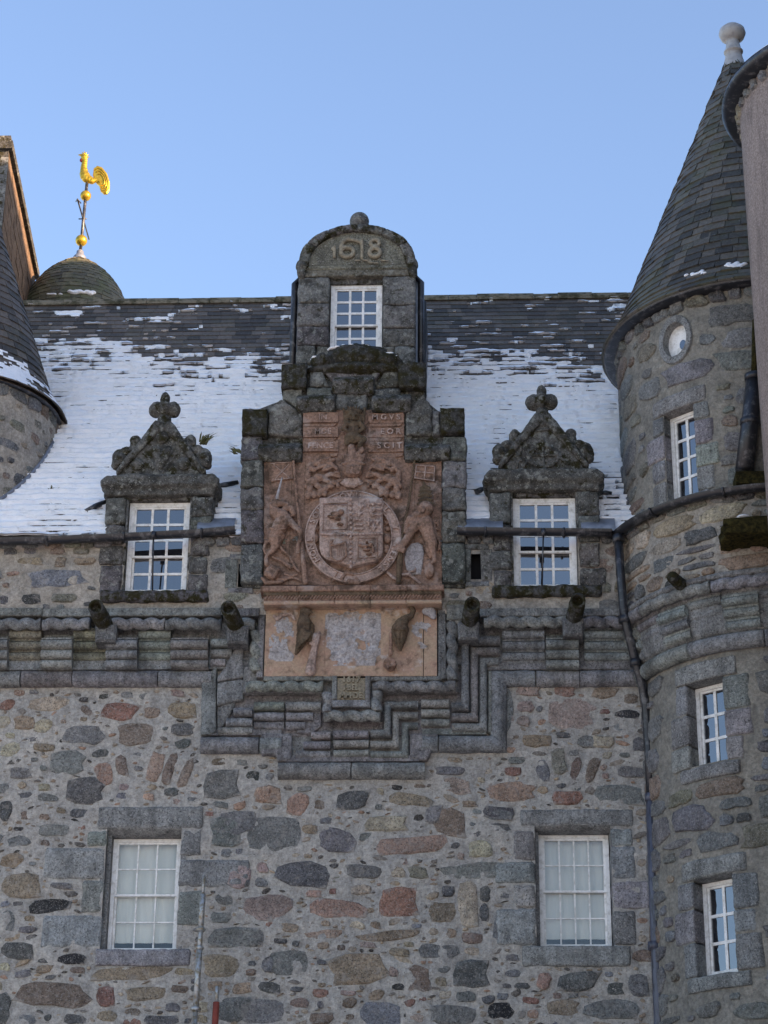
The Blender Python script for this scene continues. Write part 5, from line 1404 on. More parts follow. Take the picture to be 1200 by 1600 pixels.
def eaves_ring(wall_, c, r, a0, a1, z, h, d, pal_=('grey','ash','green','dark')):
    a = a0
    while a < a1:
        w_ = random.uniform(.2, .42); stone_obj(wall_, cyl_pt(c, r-.01, a+w_/2/r, z+random.uniform(-.01, .01)), w_*1.04, h*random.uniform(.85, 1.15), d*random.uniform(.7, 1.2), C[random.choice(pal_)], 0, face=a+w_/2/r, name='eaves_stone', lib=SQUARE); a += w_/r
def bent(wall_, c, r, a, z, w_, h, d, col, sq=True):
    V, F_ = unit_stone(random.randrange(10**6), 13, 6 if sq else 2.8)
    xf = T(c[0], c[1], 0, a); mb = MB(xf)
    mb.add([(x*w_, -r + y*d + (x*w_)**2/(2*r), z + q*h) for x, y, q in V], F_)
    return mb.build('stone', M['squared'], wall_, 50, color=vary(col, .16))
PL_ = {}
def tower_courses(wall_, c, r, a0, a1, z0, z1, holes, pal_, hh=(.24, .40), ww=(.36, .85), dm=(.018, .04), keep=.95):
    """roughly coursed squared rubble; leaves gaps for the openings"""
    occ_ = [(h[0]*r-.40, h[1]*r+.40, h[2]-.20, h[3]+.26) for h in holes]; z = z0
    while z < z1-.08:
        h = min(random.uniform(*hh), z1-z); u_ = a0*r+random.uniform(-.3, 0)
        while u_ < a1*r:
            w_ = random.uniform(*ww); e = 0
            zz = z+h/2+.03*nz(u_*1.5, z, 3); uc = u_+w_/2
            sub_ = [(uc, zz, w_, h)] if random.random() < .72 else [(uc, zz+h*.26, w_, h*.46), (uc-w_*.24, zz-h*.26, w_*.5, h*.46), (uc+w_*.25, zz-h*.26, w_*.46, h*.42)]
            for (x_, y_, a_, b_) in sub_:
                if random.random() > keep: continue
                if any(x_-a_/2 < q[1] and x_+a_/2 > q[0] and y_-b_/2 < q[3] and y_+b_/2 > q[2] for q in occ_): continue
                g_ = random.uniform(.014, .036)
                sq = random.random() < .65; PL_.setdefault(wall_.name, []).append((x_-a_/2, x_+a_/2, y_-b_/2, y_+b_/2)); bent(wall_, c, r+.006, x_/r, y_, a_-g_, b_-g_*.8, random.uniform(*dm), C[random.choice(pal_)], sq)
            u_ += w_
        z += h
    placed = [(atan2(0, 1), 0, 0, 0)][:0] + PL_.pop(wall_.name, [])
    o2 = [(h[0]*r-.33, h[1]*r+.33, h[2]-.20, h[3]+.26) for h in holes] + placed; n_ = len(placed)
    for (sw, sh), tries in (((.46, .27), 400), ((.3, .18), 700), ((.18, .11), 500)):
        for _ in range(tries):
            if n_ > 285: return
            a_, b_ = sw*random.uniform(.75, 1.3), sh*random.uniform(.8, 1.25); x_, y_ = random.uniform(a0*r, a1*r), random.uniform(z0+b_/2, z1-b_/2)
            if any(x_-a_/2 < q[1] and x_+a_/2 > q[0] and y_-b_/2 < q[3] and y_+b_/2 > q[2] for q in o2): continue
            o2.append((x_-a_/2-.008, x_+a_/2+.008, y_-b_/2-.008, y_+b_/2+.008)); n_ += 1
            bent(wall_, c, r+.006, x_/r, y_, a_, b_, random.uniform(*dm), C[random.choice(pal_)], random.random() < .4)
def tower_stones(wall_, c, r, a0, a1, z0, z1, holes, n_try, pal_, sizes, dm=(.012, .03)):
    occ_ = [(h[0]*r-.42, h[1]*r+.42, h[2]-.22, h[3]+.28) for h in holes]; cnt = 0
    for (sw, sh), tries in sizes:
        for _ in range(tries):
            if cnt > 290: return
            w_, h_ = sw*random.uniform(.75, 1.35), sh*random.uniform(.8, 1.25)
            u_, z = random.uniform(a0*r, a1*r), random.uniform(z0, z1)
            if z-h_/2 < z0 or z+h_/2 > z1: continue
            if any(u_-w_/2 < q[1] and u_+w_/2 > q[0] and z-h_/2 < q[3] and z+h_/2 > q[2] for q in occ_): continue
            occ_.append((u_-w_/2-.015, u_+w_/2+.015, z-h_/2-.015, z+h_/2+.015)); a = u_/r
            p = cyl_pt(c, r-.004-w_*w_/(8*r)*.6, a, z)
            stone_obj(wall_, p, w_, h_, random.uniform(*dm), C[random.choice(pal_)], radians(random.uniform(-6, 6)), face=a); cnt += 1
pt = ['grey']*6+['ash']*6+['green']*3+['dark', 'brown', 'blue', 'sand']
ZB_ = PZ(1100, 1640, -1)
tower_courses(lwall, TC, R1, -1.55, .1, ZB_, z_sc-.1, [s_[3] for s_ in specs], pt, keep=.95)
# corbel mouldings round the tower
def arc_roll(parent, r0, z, rr_, a0, a1, mat='corbel', name='roll_moulding', rope_=False, pitch=.26, n=None, col='ash'):
    n = n or max(6, int((a1-a0)*r0/.03)); k = 12; V = []; Fc = []
    for i in range(n+1):
        a = a0+(a1-a0)*i/n; s_ = (a-a0)*r0
        for q in range(k):
            t = 2*pi*q/k; f_ = 1.0
            if rope_: f_ = .70+.36*abs(sin(pi*s_/pitch - t*.5))**.55
            V.append(cyl_pt(TC, r0+rr_*f_*cos(t), a, z+rr_*f_*sin(t)))
    for i in range(n):
        for q in range(k): Fc.append((i*k+q, i*k+(q+1) % k, (i+1)*k+(q+1) % k, (i+1)*k+q))
    Fc += [tuple(range(k-1, -1, -1)), tuple(range(n*k, (n+1)*k))]
    return MB().add(V, Fc).build(name, M[mat], parent, True, color=vary(C[col], .16))
tsc = arc_roll(tw, R1+.04, z_sc, .115, -1.75, -1.15, name='string_course')
for a, b in ((-1.145, -.72), (-.715, -.2), (-.195, .4)): arc_roll(tsc, R1+.04, z_sc, .115, a, b)
# plain corbel backing, flaring out
z_rope = PZ(900, 970, RY-.05)
MB().lathe([(R1+.0, z_sc+.1), (R1+.10, z_sc+.14), (R1+.12, z_sc+.2), (R2-.06, z_rope-.1), (R2, z_rope+.02)], (TC.x, TC.y, 0), 90, -1.8, .6).build('corbel_backing', M['corbel'], tsc, True, color=C['grey'], fix=False)
da = .235; a = -1.62; k = 0
zr = [z_sc+.20+i*.148 for i in range(4)]
while a < .3:
    up_ = k % 2
    for i in range(3):
        z = zr[i]+(0 if up_ else .07); r0 = R1+.06+.055*i+(.05 if up_ else -.0)
        mb = MB()
        n = 5; kk = 7; V = []; Fc = []
        for q in range(n+1):
            aa = a+.006+(da-.012)*q/n
            for t in range(kk): th = -pi/2+pi*t/(kk-1); V.append(cyl_pt(TC, r0+.058*cos(th), aa, z+.058*sin(th)))
            V.append(cyl_pt(TC, r0-.15, aa, z+.058)); V.append(cyl_pt(TC, r0-.15, aa, z-.058)); 
        kk2 = kk+2
        for q in range(n):
            for t in range(kk2): Fc.append((q*kk2+t, q*kk2+(t+1) % kk2, (q+1)*kk2+(t+1) % kk2, (q+1)*kk2+t))
        Fc += [tuple(range(kk2-1, -1, -1)), tuple(range(n*kk2, (n+1)*kk2))]
        mb.add(V, Fc)
        # square fillet over the roll
        V = []
        for q in range(n+1):
            aa = a+.008+(da-.016)*q/n
            V += [cyl_pt(TC, r0+.03, aa, z+.055), cyl_pt(TC, r0+.03, aa, z+.088), cyl_pt(TC, r0-.12, aa, z+.088), cyl_pt(TC, r0-.12, aa, z+.055)]
        mb.add(V, [(q*4+t, q*4+(t+1) % 4, (q+1)*4+(t+1) % 4, (q+1)*4+t) for q in range(n) for t in range(4)]+[(0,1,2,3),(n*4+3,n*4+2,n*4+1,n*4)])
        mb.build('corbel_roll', M['corbel'], tsc, 40, color=vary(C['ash'] if up_ else C['grey'], .2))
    a += da; k += 1
for a, b in ((-1.7, -1.05), (-1.04, -.5), (-.49, .3)): arc_roll(tsc, R2+.02, z_rope, .085, a, b, rope_=True, name='rope_moulding')
arc_roll(tsc, R2+.04, z_rope+.12, .045, -1.7, .3, name='cap_fillet')
# wall between the corbels and the gutter
zg = ZG-.0
uwall = cyl_sheet(TC, R2, -1.8, .9, z_rope, zg+.06, .04, (), .025, 3).build('upper_wall', M['mortar_warm'], tw, True, fix=False)
tower_courses(uwall, TC, R2, -1.5, .1, z_rope+.16, zg-.12, [], ['grey','ash','green','tan','dark','sand','cream'], (.22, .34), (.3, .8), keep=.92)
eaves_ring(uwall, TC, R2, -1.75, .4, zg-.06, .13, .05)
MB().lathe([(R2+.05, zg+.04), (R3-.02, zg+.16)], (TC.x, TC.y, 0), 60, -1.8, .9).build('wallhead', M['lead'], tw, True, fix=False)
# cap turret
z_e = PZ(1179, 436, TC.y-R3-.2)           # eaves level at the front of the turret
hw_px = cyl_hit(1073, 702, TC, R3)
s3 = [(*tower_window(TC, R3, 1062, 708, .52, 1.36, None, 2, 4, None), .52, 1.36, R3)]
oc = cyl_hit(1055, 531, TC, R3)
oh = (oc[0]-.20/R3, oc[0]+.20/R3, oc[1]-.26, oc[1]+.26)
cap = cyl_sheet(TC, R3, -2.4, 1.2, zg-.2, z_e+.02, .04, [s3[0][3], oh], .018, 9)
cwall = cap.build('turret_wall', M['mortar_tower'], tw, True, fix=False)
tower_openings(s3, cwall, 'granite', 'ash')
tower_courses(cwall, TC, R3, -1.9, .1, zg+.2, z_e-.16, [s3[0][3], (oh[0]+.2/R3, oh[1]-.2/R3, oh[2]+.1, oh[3]-.1)], ['grey','ash','ash','green','grey','ash','brown'], (.34, .52), (.5, 1.1), (.014, .032), keep=.96)
# oval window
xf = T(TC.x, TC.y, 0, oc[0]); mb = MB(xf); n = 28; V = []
for k in range(n):
    t = 2*pi*k/n
    for (q, y) in ((1.45, -R3-.005), (1.40, -R3-.035), (1.02, -R3-.03), (1.0, -R3+.0), (.98, -R3+.16)): V.append((.20*q*sin(t), y + (.20*q*sin(t))**2/(2*R3), oc[1]+.27*q*cos(t)))
mb.add(V, [(k*5+q, ((k+1) % n)*5+q, ((k+1) % n)*5+q+1, k*5+q+1) for k in range(n) for q in range(4)]).build('oval_surround', M['granite'], cwall, 40, color=C['ash'])
mb = MB(xf); mb.prism([(.21*sin(2*pi*k/n), oc[1]+.28*cos(2*pi*k/n)) for k in range(n)], -R3+.11, -R3+.17, .005); ov = mb.build('oval_window', M['white'], tw)
mb = MB(xf); mb.prism([(.05+.055*sin(2*pi*k/n), oc[1]-.05+.075*cos(2*pi*k/n)) for k in range(n)], -R3+.104, -R3+.13, .004); mb.build('pane', M['glass'], ov)
# eaves stones and cone
eaves_ring(cwall, TC, R3, -2.2, .4, z_e-.09, .17, .07)
RE = R3+.13
d = ray(1153, 98); t = (TC.y-CAM.y)/d.y; z_a = (CAM+d*t).z
HC = z_a-z_e
cone_r = lambda h: max(.0, (RE+.03)*(1-h/HC)*.985 + .10*(h/HC) + .10*max(0, 1-h/.5)**2)
MB().lathe([(RE+.06, z_e-.01), (RE+.10, z_e+.015), (RE+.0, z_e+.08)]+[(cone_r(h)-.03, z_e+h) for h in [i*HC/20 for i in range(1, 21)]], (TC.x, TC.y, 0), 64).build('cone_roof', M['slate'], tw, True, fix=False)
cone_o = tw.children[-1]
MB().lathe([(R3-.1, z_e-.02), (RE+.06, z_e-.015), (RE+.09, z_e+.01), (RE+.05, z_e+.03)], (TC.x, TC.y, 0), 64).build('eaves_board', M['iron'], tw, True, fix=False)
cone_slates(cone_o, (TC.x, TC.y, z_e), cone_r, .02, HC-.05, .15, 'slate_green', .25, th=.028)
mb = MB(); hb = HC
prof = [(.20, -.22), (.19, -.18), (.145, .10), (.125, .28), (.15, .30), (.155, .33), (.13, .36), (.105, .60), (.10, .66), (.13, .68), (.185, .76), (.215, .88), (.20, 1.0), (.13, 1.11), (.03, 1.18), (0, 1.19)]
k_ = (PZ(1150, 38, TC.y)-z_a)/1.19
mb.lathe([(r*1.0, z*k_) for r, z in prof], (TC.x, TC.y, z_a), 28).build('finial', M['capwhite'], tw, True, fix=False)
m2 = MB()
for (px, py, n_, w_) in ((1148, 409, 26, .02), (1088, 425, 14, .012)):
    for q in range(n_):
        hit = None; a = cyl_hit(px+random.gauss(0, 10), py+random.gauss(0, 2.6), TC, RE-.02)
        m2.ell(cyl_pt(TC, cone_r(max(.1, a[1]-z_e))+.02, a[0], a[1]), (w_+.035, .045, .026), n=8, m=6)
remesh(m2, 'snow', M['snow'], tw, .014)['kind'] = 'stuff'

# ------------------------------------------------------------------ stair turret at the left edge
LC = Vector((0, 3.1, 0)); RL = 2.15
def fit_circle(pts):
    import numpy as np
    A_ = np.array([[2*p.x, 2*p.y, 1] for p in pts]); b_ = np.array([p.x**2+p.y**2 for p in pts]); s_ = np.linalg.lstsq(A_, b_, rcond=None)[0]
    return s_[0], s_[1], sqrt(s_[2]+s_[0]**2+s_[1]**2)

ze2 = None
# right edge of the wall is seen at px 90, y 665
d = ray(90, 662); t = (LC.y-CAM.y)/d.y; pe = CAM+d*t; LC.x, LC.y, RL = -6.63, 1.28, 1.49
z2 = PZ(-60, 596, LC.y-RL-.1)
z2 = (CAM + ray(97, 655)*((LC.y-CAM.y)/ray(97, 655).y)).z
lt = thing('stair_turret', 'cream mortared round turret with slate cone standing in the snowy roof beside the chimney', 'turret')
lw = cyl_sheet(LC, RL, -1.0, 2.2, z2-4.2, z2+.02, .05, (), .03, 4).build('wall', M['mortar_warm'], lt, True, fix=False)
tower_stones(lw, LC, RL, .1, 1.9, z2-3.2, z2-.22, [], 0, ['grey','brown','green','tan','dark','sand'], (((.36, .2), 120), ((.24, .15), 220), ((.14, .09), 300)))
eaves_ring(lw, LC, RL, -.4, 2.2, z2-.11, .2, .05, ['dark','brown','grey'])
pa, pb = P(97, 655, LC.y), P(33, 467, LC.y)
RE2 = pa.x-LC.x-.1
hc2 = (pb.z-z2)/(1-(pb.x-LC.x)/(RE2+.02))*.97
cr2 = lambda h: max(0., (RE2+.02)*(1-h/hc2) + .12*max(0, 1-h/.6)**2)
lc_ = MB().lathe([(RE2+.05, z2-.01), (RE2+.07, z2+.015), (RE2, z2+.06)]+[(cr2(h)-.03, z2+h) for h in [i*hc2/16 for i in range(1, 17)]], (LC.x, LC.y, 0), 64).build('cone_roof', M['slate'], lt, True, fix=False)
MB().lathe([(RL-.1, z2-.02), (RE2+.05, z2-.015), (RE2+.07, z2+.005)], (LC.x, LC.y, 0), 64).build('eaves_board', M['iron'], lt, True, fix=False)
cone_slates(lc_, (LC.x, LC.y, z2), cr2, .02, hc2-.3, .15, 'slate', .25, limit=280)
n_a, n_h = 60, 16; V = []; Fc = []
for j in range(n_h+1):
    for i in range(n_a+1):
        a = -.2+2.0*i/n_a; h = .03+.62*j/n_h; V.append(cyl_pt(LC, cr2(h)+.045+.02*nz(a*6, h*6, 1), a, z2+h))
for j in range(n_h):
    for i in range(n_a):
        a = -.2+2.0*i/n_a; h = .62*j/n_h
        if nz(a*3.1, h*9, 3.3)*.7+nz(a*11, h*24, 2)*.5 + (.42-h)*1.1 + (.2 if a < 1.0 else -.1) > .15: o = j*(n_a+1)+i; Fc.append((o, o+1, o+n_a+2, o+n_a+1))
MB().add(V, Fc).build('snow', M['snow'], lt, True, kind='stuff', fix=False)
# lead strip where the turret meets the roof
pts = []
for k in range(18):
    a = .55+k*.055; x, y = LC.x+(RL+.02)*sin(a), LC.y-(RL+.02)*cos(a); z = ZE+(y-YE)*tan(PITCH); pts.append((x, y, z+.12))
MB().tube(pts, .03, 6).build('lead_flashing', M['lead'], lt, True)

# ------------------------------------------------------------------ chimney stack at the far left
ch = thing('chimney_stack', 'tall chimney stack with dark coping and warm lit orange side rising behind the turret cone', 'chimney')
Yn, = (4.2,)
cn = P(21, 213, Yn); zt_ = cn.z
d = ray(62, 416); t = (zt_-CAM.z)/d.z; far = CAM+d*t            # far top corner lies at the same height
x0 = cn.x-1.6
def chb(xa, xb, ya, yb, za, zb, sh): # box whose right side follows the receding edge
    k = lambda y: (far.x-cn.x)*(y-cn.y)/(far.y-cn.y)
    return [(xa, ya, za), (xb+k(ya), ya, za), (xb+k(yb), yb, za), (xa, yb, za), (xa, ya, zb), (xb+k(ya), ya, zb), (xb+k(yb), yb, zb), (xa, yb, zb)]
BF = [(0,3,2,1),(4,5,6,7),(0,1,5,4),(1,2,6,5),(2,3,7,6),(3,0,4,7)]
MB().add(chb(x0, cn.x-.06, cn.y+.02, far.y-.05, 0, zt_-.3, 0), BF).build('stack', M['chim_side'], ch)
MB().add(chb(x0-.01, cn.x-.055, cn.y-.02, cn.y+.03, 0, zt_-.45, 0), BF).build('front_face', M['weather'], ch, color=C['grey'])
for (e, a, b) in ((.0, .30, .44), (.07, .14, .30), (.02, .0, .13)):
    MB().add(chb(x0-e, cn.x+e-.06, cn.y-e-.01, far.y+e-.05, zt_-b, zt_-a, 0), BF).build('coping', M['weather'], ch, color=C['vdark'])
mb = MB(); z = ZE+4
while z < zt_-.4:                                        # courses of the side
    y = cn.y+.04
    h = random.uniform(.2, .34)
    while y < far.y-.3:
        l = random.uniform(.4, .8); k = (far.x-cn.x)*(y-cn.y)/(far.y-cn.y); k2 = (far.x-cn.x)*(min(far.y-.1, y+l)-cn.y)/(far.y-cn.y)
        e = random.uniform(.0, .012); xx = cn.x-.055+e
        MB().add([(xx+k-.05, y+.01, z+.01), (xx+k, y+.01, z+.01), (xx+k2, min(far.y-.1, y+l)-.01, z+.01), (xx+k2-.05, min(far.y-.1, y+l)-.01, z+.01), (xx+k-.05, y+.01, z+h-.01), (xx+k, y+.01, z+h-.01), (xx+k2, min(far.y-.1, y+l)-.01, z+h-.01), (xx+k2-.05, min(far.y-.1, y+l)-.01, z+h-.01)], BF).build('stone', M['chim_side'], ch)
        y += l
    z += h

# ------------------------------------------------------------------ domed stair head and weathervane behind the ridge
YD = 8.5
dt = thing('domed_turret', 'low slated dome behind the roof ridge carrying the gilded weathervane', 'turret')
ap = P(124.5, 404, YD); mpp = (PX(125, 430, YD)-PX(115, 430, YD))/10
DC = Vector((ap.x, YD, 0)); Rd = 1.2; hd = 2.0
dome_r = lambda h: max(.0, 1.18*(1-math.exp(-max(0, hd-h)/.62)))
zd = ap.z-hd
MB().lathe([(Rd-.05, zd-4), (Rd-.05, zd)], (DC.x, DC.y, 0), 40).build('wall', M['mortar'], dt, True, fix=False)
do = MB().lathe([(max(.02, dome_r(hd*i/20)-.025), zd+hd*i/20) for i in range(21)], (DC.x, DC.y, 0), 48).build('dome_roof', M['slate_brown'], dt, True, fix=False)
cone_slates(do, (DC.x, DC.y, zd), dome_r, .0, hd*.97, .10, 'slate_brown', .20, limit=240, th=.014)
m2 = MB()
for q in range(16):
    px = random.uniform(108, 146); h_ = cyl_hit(px, 456, DC, Rd-.1)
    if h_: m2.ell(cyl_pt(DC, dome_r(max(0, h_[1]-zd))+.02, h_[0], h_[1]+random.uniform(-.02, .03)-max(0, px-125)*.001), (.07, .06, .035), n=8, m=6)
for q in range(5):
    px = random.uniform(70, 95); h_ = cyl_hit(px, 459, DC, Rd-.1)
    if h_: m2.ell(cyl_pt(DC, dome_r(max(0, h_[1]-zd))+.02, h_[0], h_[1]), (.05, .04, .022), n=8, m=6)
remesh(m2, 'snow', M['snow'], dt, .016)['kind'] = 'stuff'
MB().lathe([(.13, -.06), (.13, .02), (.11, .05), (.075, .09), (.07, .16), (.03, .2), (0, .2)], (ap.x, YD, ap.z), 20).build('lead_cap', M['lead'], dt, True, fix=False)
wv = thing('weathervane', 'gilded cockerel weathervane with two gold balls on an iron rod above the dome', 'weathervane')
def wp(px, py): return P(px, py, YD)
b0 = wp(125, 398); rod_top = Vector((b0.x+.03, YD, wp(133, 284).z))
rod = MB().tube([b0, (b0.x+.015, YD, wp(128, 340).z), rod_top], .032, 8).build('rod', M['iron'], wv, True)
for (px, py, r) in ((127, 376, 9.3), (134, 306, 8.6)):
    p = wp(px, py); t = (p.z-b0.z)/(rod_top.z-b0.z); mb = MB(); mb.ell((b0.x+(rod_top.x-b0.x)*t, YD, p.z), r*mpp, n=20, m=14); mb.build('ball', M['gold'], wv, True)
a, b = wp(121, 309), wp(139, 375); b2 = wp(139, 375); mid = Vector((b0.x+.018, YD, (a.z+b.z)/2))
zh = PZ(129.5, 342, YD); mid.z = zh
def at_z(px, py, z): d = ray(px, py); return CAM+d*((z-CAM.z)/d.z)
A_ = at_z(121, 311, zh); B_ = at_z(139, 374, zh)
# pointer rod aimed towards the viewer's side, so that it looks steep from below
dirp = Vector(((a.x-b.x), -1.0, 0)); 
m2 = MB(); m2.tube([A_, B_], .016, 6); m2.tube([A_+Vector((-.05, .12, .02)), A_, A_+Vector((.05, .12, -.02))], .014, 6); m2.tube([mid+Vector((-.1, 0, 0)), mid+Vector((.06, 0, 0))], .014, 6)
m2.build('pointer', M['iron'], wv, True)
cc = lambda cx, cy: wp(cx/4.2125, 180+cy/4.2105)           # zoomed crop of the bird
m2 = MB()
def bc(pts, th=.75):
    for (x0, y0, r0), (x1, y1, r1) in zip(pts, pts[1:]): m2.cap(cc(x0, y0), r0/4.21*mpp, cc(x1, y1), r1/4.21*mpp, th)
bc([(555,278,24),(558,300,20),(552,345,24),(553,385,32),(570,415,34),(605,432,26),(635,425,16)])
bc([(545,265,14),(515,260,3)]); bc([(560,400,36),(575,440,14)])
bird = remesh(m2, 'cockerel', M['gold'], wv, .010)
# tail: a fat sickle plate with raised rings
o_ = [(612,400),(618,352),(642,335),(672,345),(705,385),(722,440),(722,490),(705,518),(682,518),(662,500),(655,465),(636,450),(625,432)]
MB().prism([(cc(x, y).x, cc(x, y).z) for x, y in o_], YD-.03, YD+.03, .015).build('tail', M['gold'], wv)
m2 = MB()
for q in (.82, .62, .42):
    cxm, cym = 665, 430; pts = [cc(cxm+(x-cxm)*q, cym+(y-cym)*q) + Vector((0, -.033, 0)) for x, y in o_[1:-1]]
    m2.tube(pts, .013, 6)
m2.build('tail_feathers', M['gold'], wv, True)
m2 = MB()
for (x, y) in ((543,245),(556,240),(568,246),(580,258),(585,275)): m2.cap(cc(x*.55+558*.45, y*.55+275*.45), .02, cc(x, y), .008)
m2.build('comb', M['gold'], wv, True)
m2 = MB(); m2.ell(cc(538, 296), (.042, .03, .05)); m2.build('wattle', M['red'], wv, True)

# ------------------------------------------------------------------ nearer corner turret and unseen sun-blocking wing at the right edge
YN = -4.2; RN = 1.55
d = ray(1174, 430); t = (YN-CAM.y)/d.y; pe = CAM+d*t; NC = Vector((pe.x+RN+.0, YN, 0))
zn = (CAM + ray(1137, 165)*((YN-CAM.y)/ray(1137, 165).y)).z
wg = thing('castle_wing', 'pink harled round corner turret at the edge of the tower with an unseen wing raised to shade the roof', 'castle wing')
zb_ = (CAM + ray(1190, 830)*((YN-CAM.y)/ray(1190, 830).y)).z
MB().lathe([(RN*.55, zb_-.9), (RN*.8, zb_-.5), (RN*.99, zb_), (RN, zb_+.02), (RN, zn+.03)], (NC.x, NC.y, 0), 72, wob=.012).build('turret_wall', M['harl'], wg, True, fix=False)
for i in range(34):
    a = -2.6+i*.13; stone_obj(wg, cyl_pt(NC, RN+.0, a, zn-.10), .15, .17, .05, C[random.choice(['ash','grey','cream','blue','cream'])], 0, face=a, name='eaves_stone')
REN = RN+.17
MB().lathe([(RN-.1, zn-.03), (REN, zn-.02), (REN+.06, zn+.03), (REN+.04, zn+.10), (REN-.02, zn+.13)], (NC.x, NC.y, 0), 72).build('eaves_gutter', M['iron'], wg, True, fix=False)
MB().lathe([(REN+.0, zn+.12), (REN-.3, zn+.22), (REN-.62, zn+.55), (0.05, zn+4.6)], (NC.x, NC.y, 0), 64).build('cone_roof', M['slate'], wg, True, fix=False)
MB().lathe([(REN+.045, zn+.105), (REN+.0, zn+.16), (REN-.06, zn+.20)], (NC.x, NC.y, 0), 64, wob=.01).build('snow', M['snow'], wg, True, fix=False)
MB().box(NC.x+.35, NC.x+7, -16, 5, 0, zn+1.0).build('unseen_wing_wall', M['harl'], wg)  # unseen wing, lengthened and raised to keep sun off the front
MB().prism([(NC.x+.2, zn+1.0), (NC.x+7.2, zn+1.0), (NC.x+3.7, zn+9.3)], -16.1, 5.1, .02).build('unseen_wing_roof', M['slate'], wg)  # unseen roof, ridge set high so its shadow covers roof and dome
MB().box(NC.x+.0, NC.x+.4, NC.y+.2, NC.y+2.6, 0, zn-1.2).build('wing_return', M['harl'], wg)
# ------------------------------------------------------------------ gutters and pipes
def gutter(label, pts, r, mat='iron', brackets=()):
    g_ = thing('rain_gutter', label, 'gutter')
    pts = [Vector(p) for p in pts]; n = 9; V = []; Fc = []
    m = len(pts)
    for i, p in enumerate(pts):
        d = (pts[min(i+1, m-1)]-pts[max(i-1, 0)]).normalized(); s_ = d.cross(Vector((0, 0, 1))).normalized()
        for k in range(n):
            t = pi*k/(n-1); V.append(p + s_*cos(t)*r - Vector((0, 0, 1))*sin(t)*r)
        for k in range(n):
            t = pi*(n-1-k)/(n-1); V.append(p + s_*cos(t)*(r-.012) - Vector((0, 0, 1))*sin(t)*(r-.012) + Vector((0, 0, .004)))
    k2 = 2*n
    for i in range(m-1):
        for k in range(k2): Fc.append((i*k2+k, i*k2+(k+1) % k2, (i+1)*k2+(k+1) % k2, (i+1)*k2+k))
    Fc += [tuple(range(k2-1, -1, -1)), tuple(range((m-1)*k2, m*k2))]
    MB().add(V, Fc).build('trough', M[mat], g_, 50)
    m2 = MB()
    for i in range(m):
        pass
    L = 0; nxt = .4
    for a, b in zip(pts, pts[1:]):
        l = (b-a).length
        while L+l > nxt:
            p = a.lerp(b, (nxt-L)/l); d = (b-a).normalized(); m3 = MB()
            s_ = d.cross(Vector((0, 0, 1))).normalized()
            m3.tube([p + s_*cos(t)*(r+.012) - Vector((0, 0, 1))*sin(t)*(r+.012) - d*.0 for t in [pi*k/8 for k in range(9)]], .018, 6)
            m3.build('joint_collar', M[mat], g_, True); nxt += 1.1
        L += l
    return g_
YGt = YE-.10
gl = gutter('black half round gutter along the eaves passing across the knobbed dormer', [P(-90, 846, YGt), P(60, 842, YGt), P(200, 836, YGt), P(300, 831, YGt), P(368, 825, YGt)], .085)
pr = [P(714, 827, YGt), P(800, 828, YGt), P(900, 829, YGt), P(950, 829, YGt)]
zgt = PZ(950, 829, YGt)
# curve round the tower
for k in range(26):
    a = -1.36+k*.062; pr.append(cyl_pt(TC, R2+.12, a, zgt+.004*k*0))
g2 = gutter('black half round gutter that bends from the eaves round the wall of the round tower', pr[:2]+pr[2:], .085)
# hanging rods in front of the dormer windows
for (px, y0, y1, who) in ((240, 836, 928, gl), (849, 832, 916, g2)):
    a = P(px, y0, YGt-.09); b = P(px-2, y1, YU-.06); MB().tube([a+Vector((0, .02, .0)), a, a.lerp(b, .5)+Vector((0, -.02, 0)), b], .013, 6).build('stay_rod', M['iron'], who, True); MB().tube([a+Vector((0,0,.05)), a+Vector((0, 0, -.05))], .035, 8).build('rod_boss', M['iron'], who, True)
# downpipe in the corner of tower and wall
dp = thing('drainpipe', 'long dark drainpipe running down the corner between wall and round tower', 'drainpipe')
pp = [(966, 840, -.50), (970, 900, -.52), (975, 960, -.50), (981, 985, -.46), (993, 1035, -.34), (1003, 1068, -.26), (1009, 1100, -.20), (1014, 1180, -.16), (1017, 1245, -.15)]
MB().tube([P(*q) for q in pp], .062, 12).build('upper_pipe', M['iron'], dp, True)
pl_ = [P(1017, 1243, -.15), P(1022, 1400, -.14), P(1026, 1500, -.14)]; pl_.append(Vector((pl_[-1].x, -.14, 0.0)))
MB().tube(pl_, .07, 12).build('lower_pipe', M['pipe'], dp, True)
for q in ((1017, 1246, -.15), (1022, 1478, -.14), (993, 1036, -.34), (976, 968, -.49), (966, 842, -.5)):
    p = P(*q); mb = MB(); mb.tube([p+Vector((0, 0, .05)), p-Vector((0, 0, .05))], .083, 12); mb.build('pipe_collar', M['iron' if q[1] < 1240 else 'pipe'], dp, True)
dp2 = thing('drainpipe', 'short leaning black drainpipe above the gutter beside the pink turret', 'drainpipe')
fY = lambda a: cyl_pt(TC, R3+.15, a, 0)
def tp(px, py, r): h_ = cyl_hit(px, py, TC, r); return cyl_pt(TC, r, *h_)
q_ = [tp(1181, 500, R3+.12), tp(1179, 590, R3+.12), tp(1172, 660, R3+.14), tp(1163, 735, R3+.16)]
MB().tube(q_[1:], [.115, .12, .125], 12).build('pipe', M['iron'], dp2, True)
MB().tube(q_[:2], .05, 8).build('mossy_lead', M['moss'], dp2, True)
for p in (q_[1], q_[2]): mb = MB(); mb.tube([p+Vector((0, 0, .04)), p-Vector((0, 0, .04))], .14, 12); mb.build('pipe_collar', M['iron'], dp2, True)
tube_end = tp(1166, 742, R3+.2)
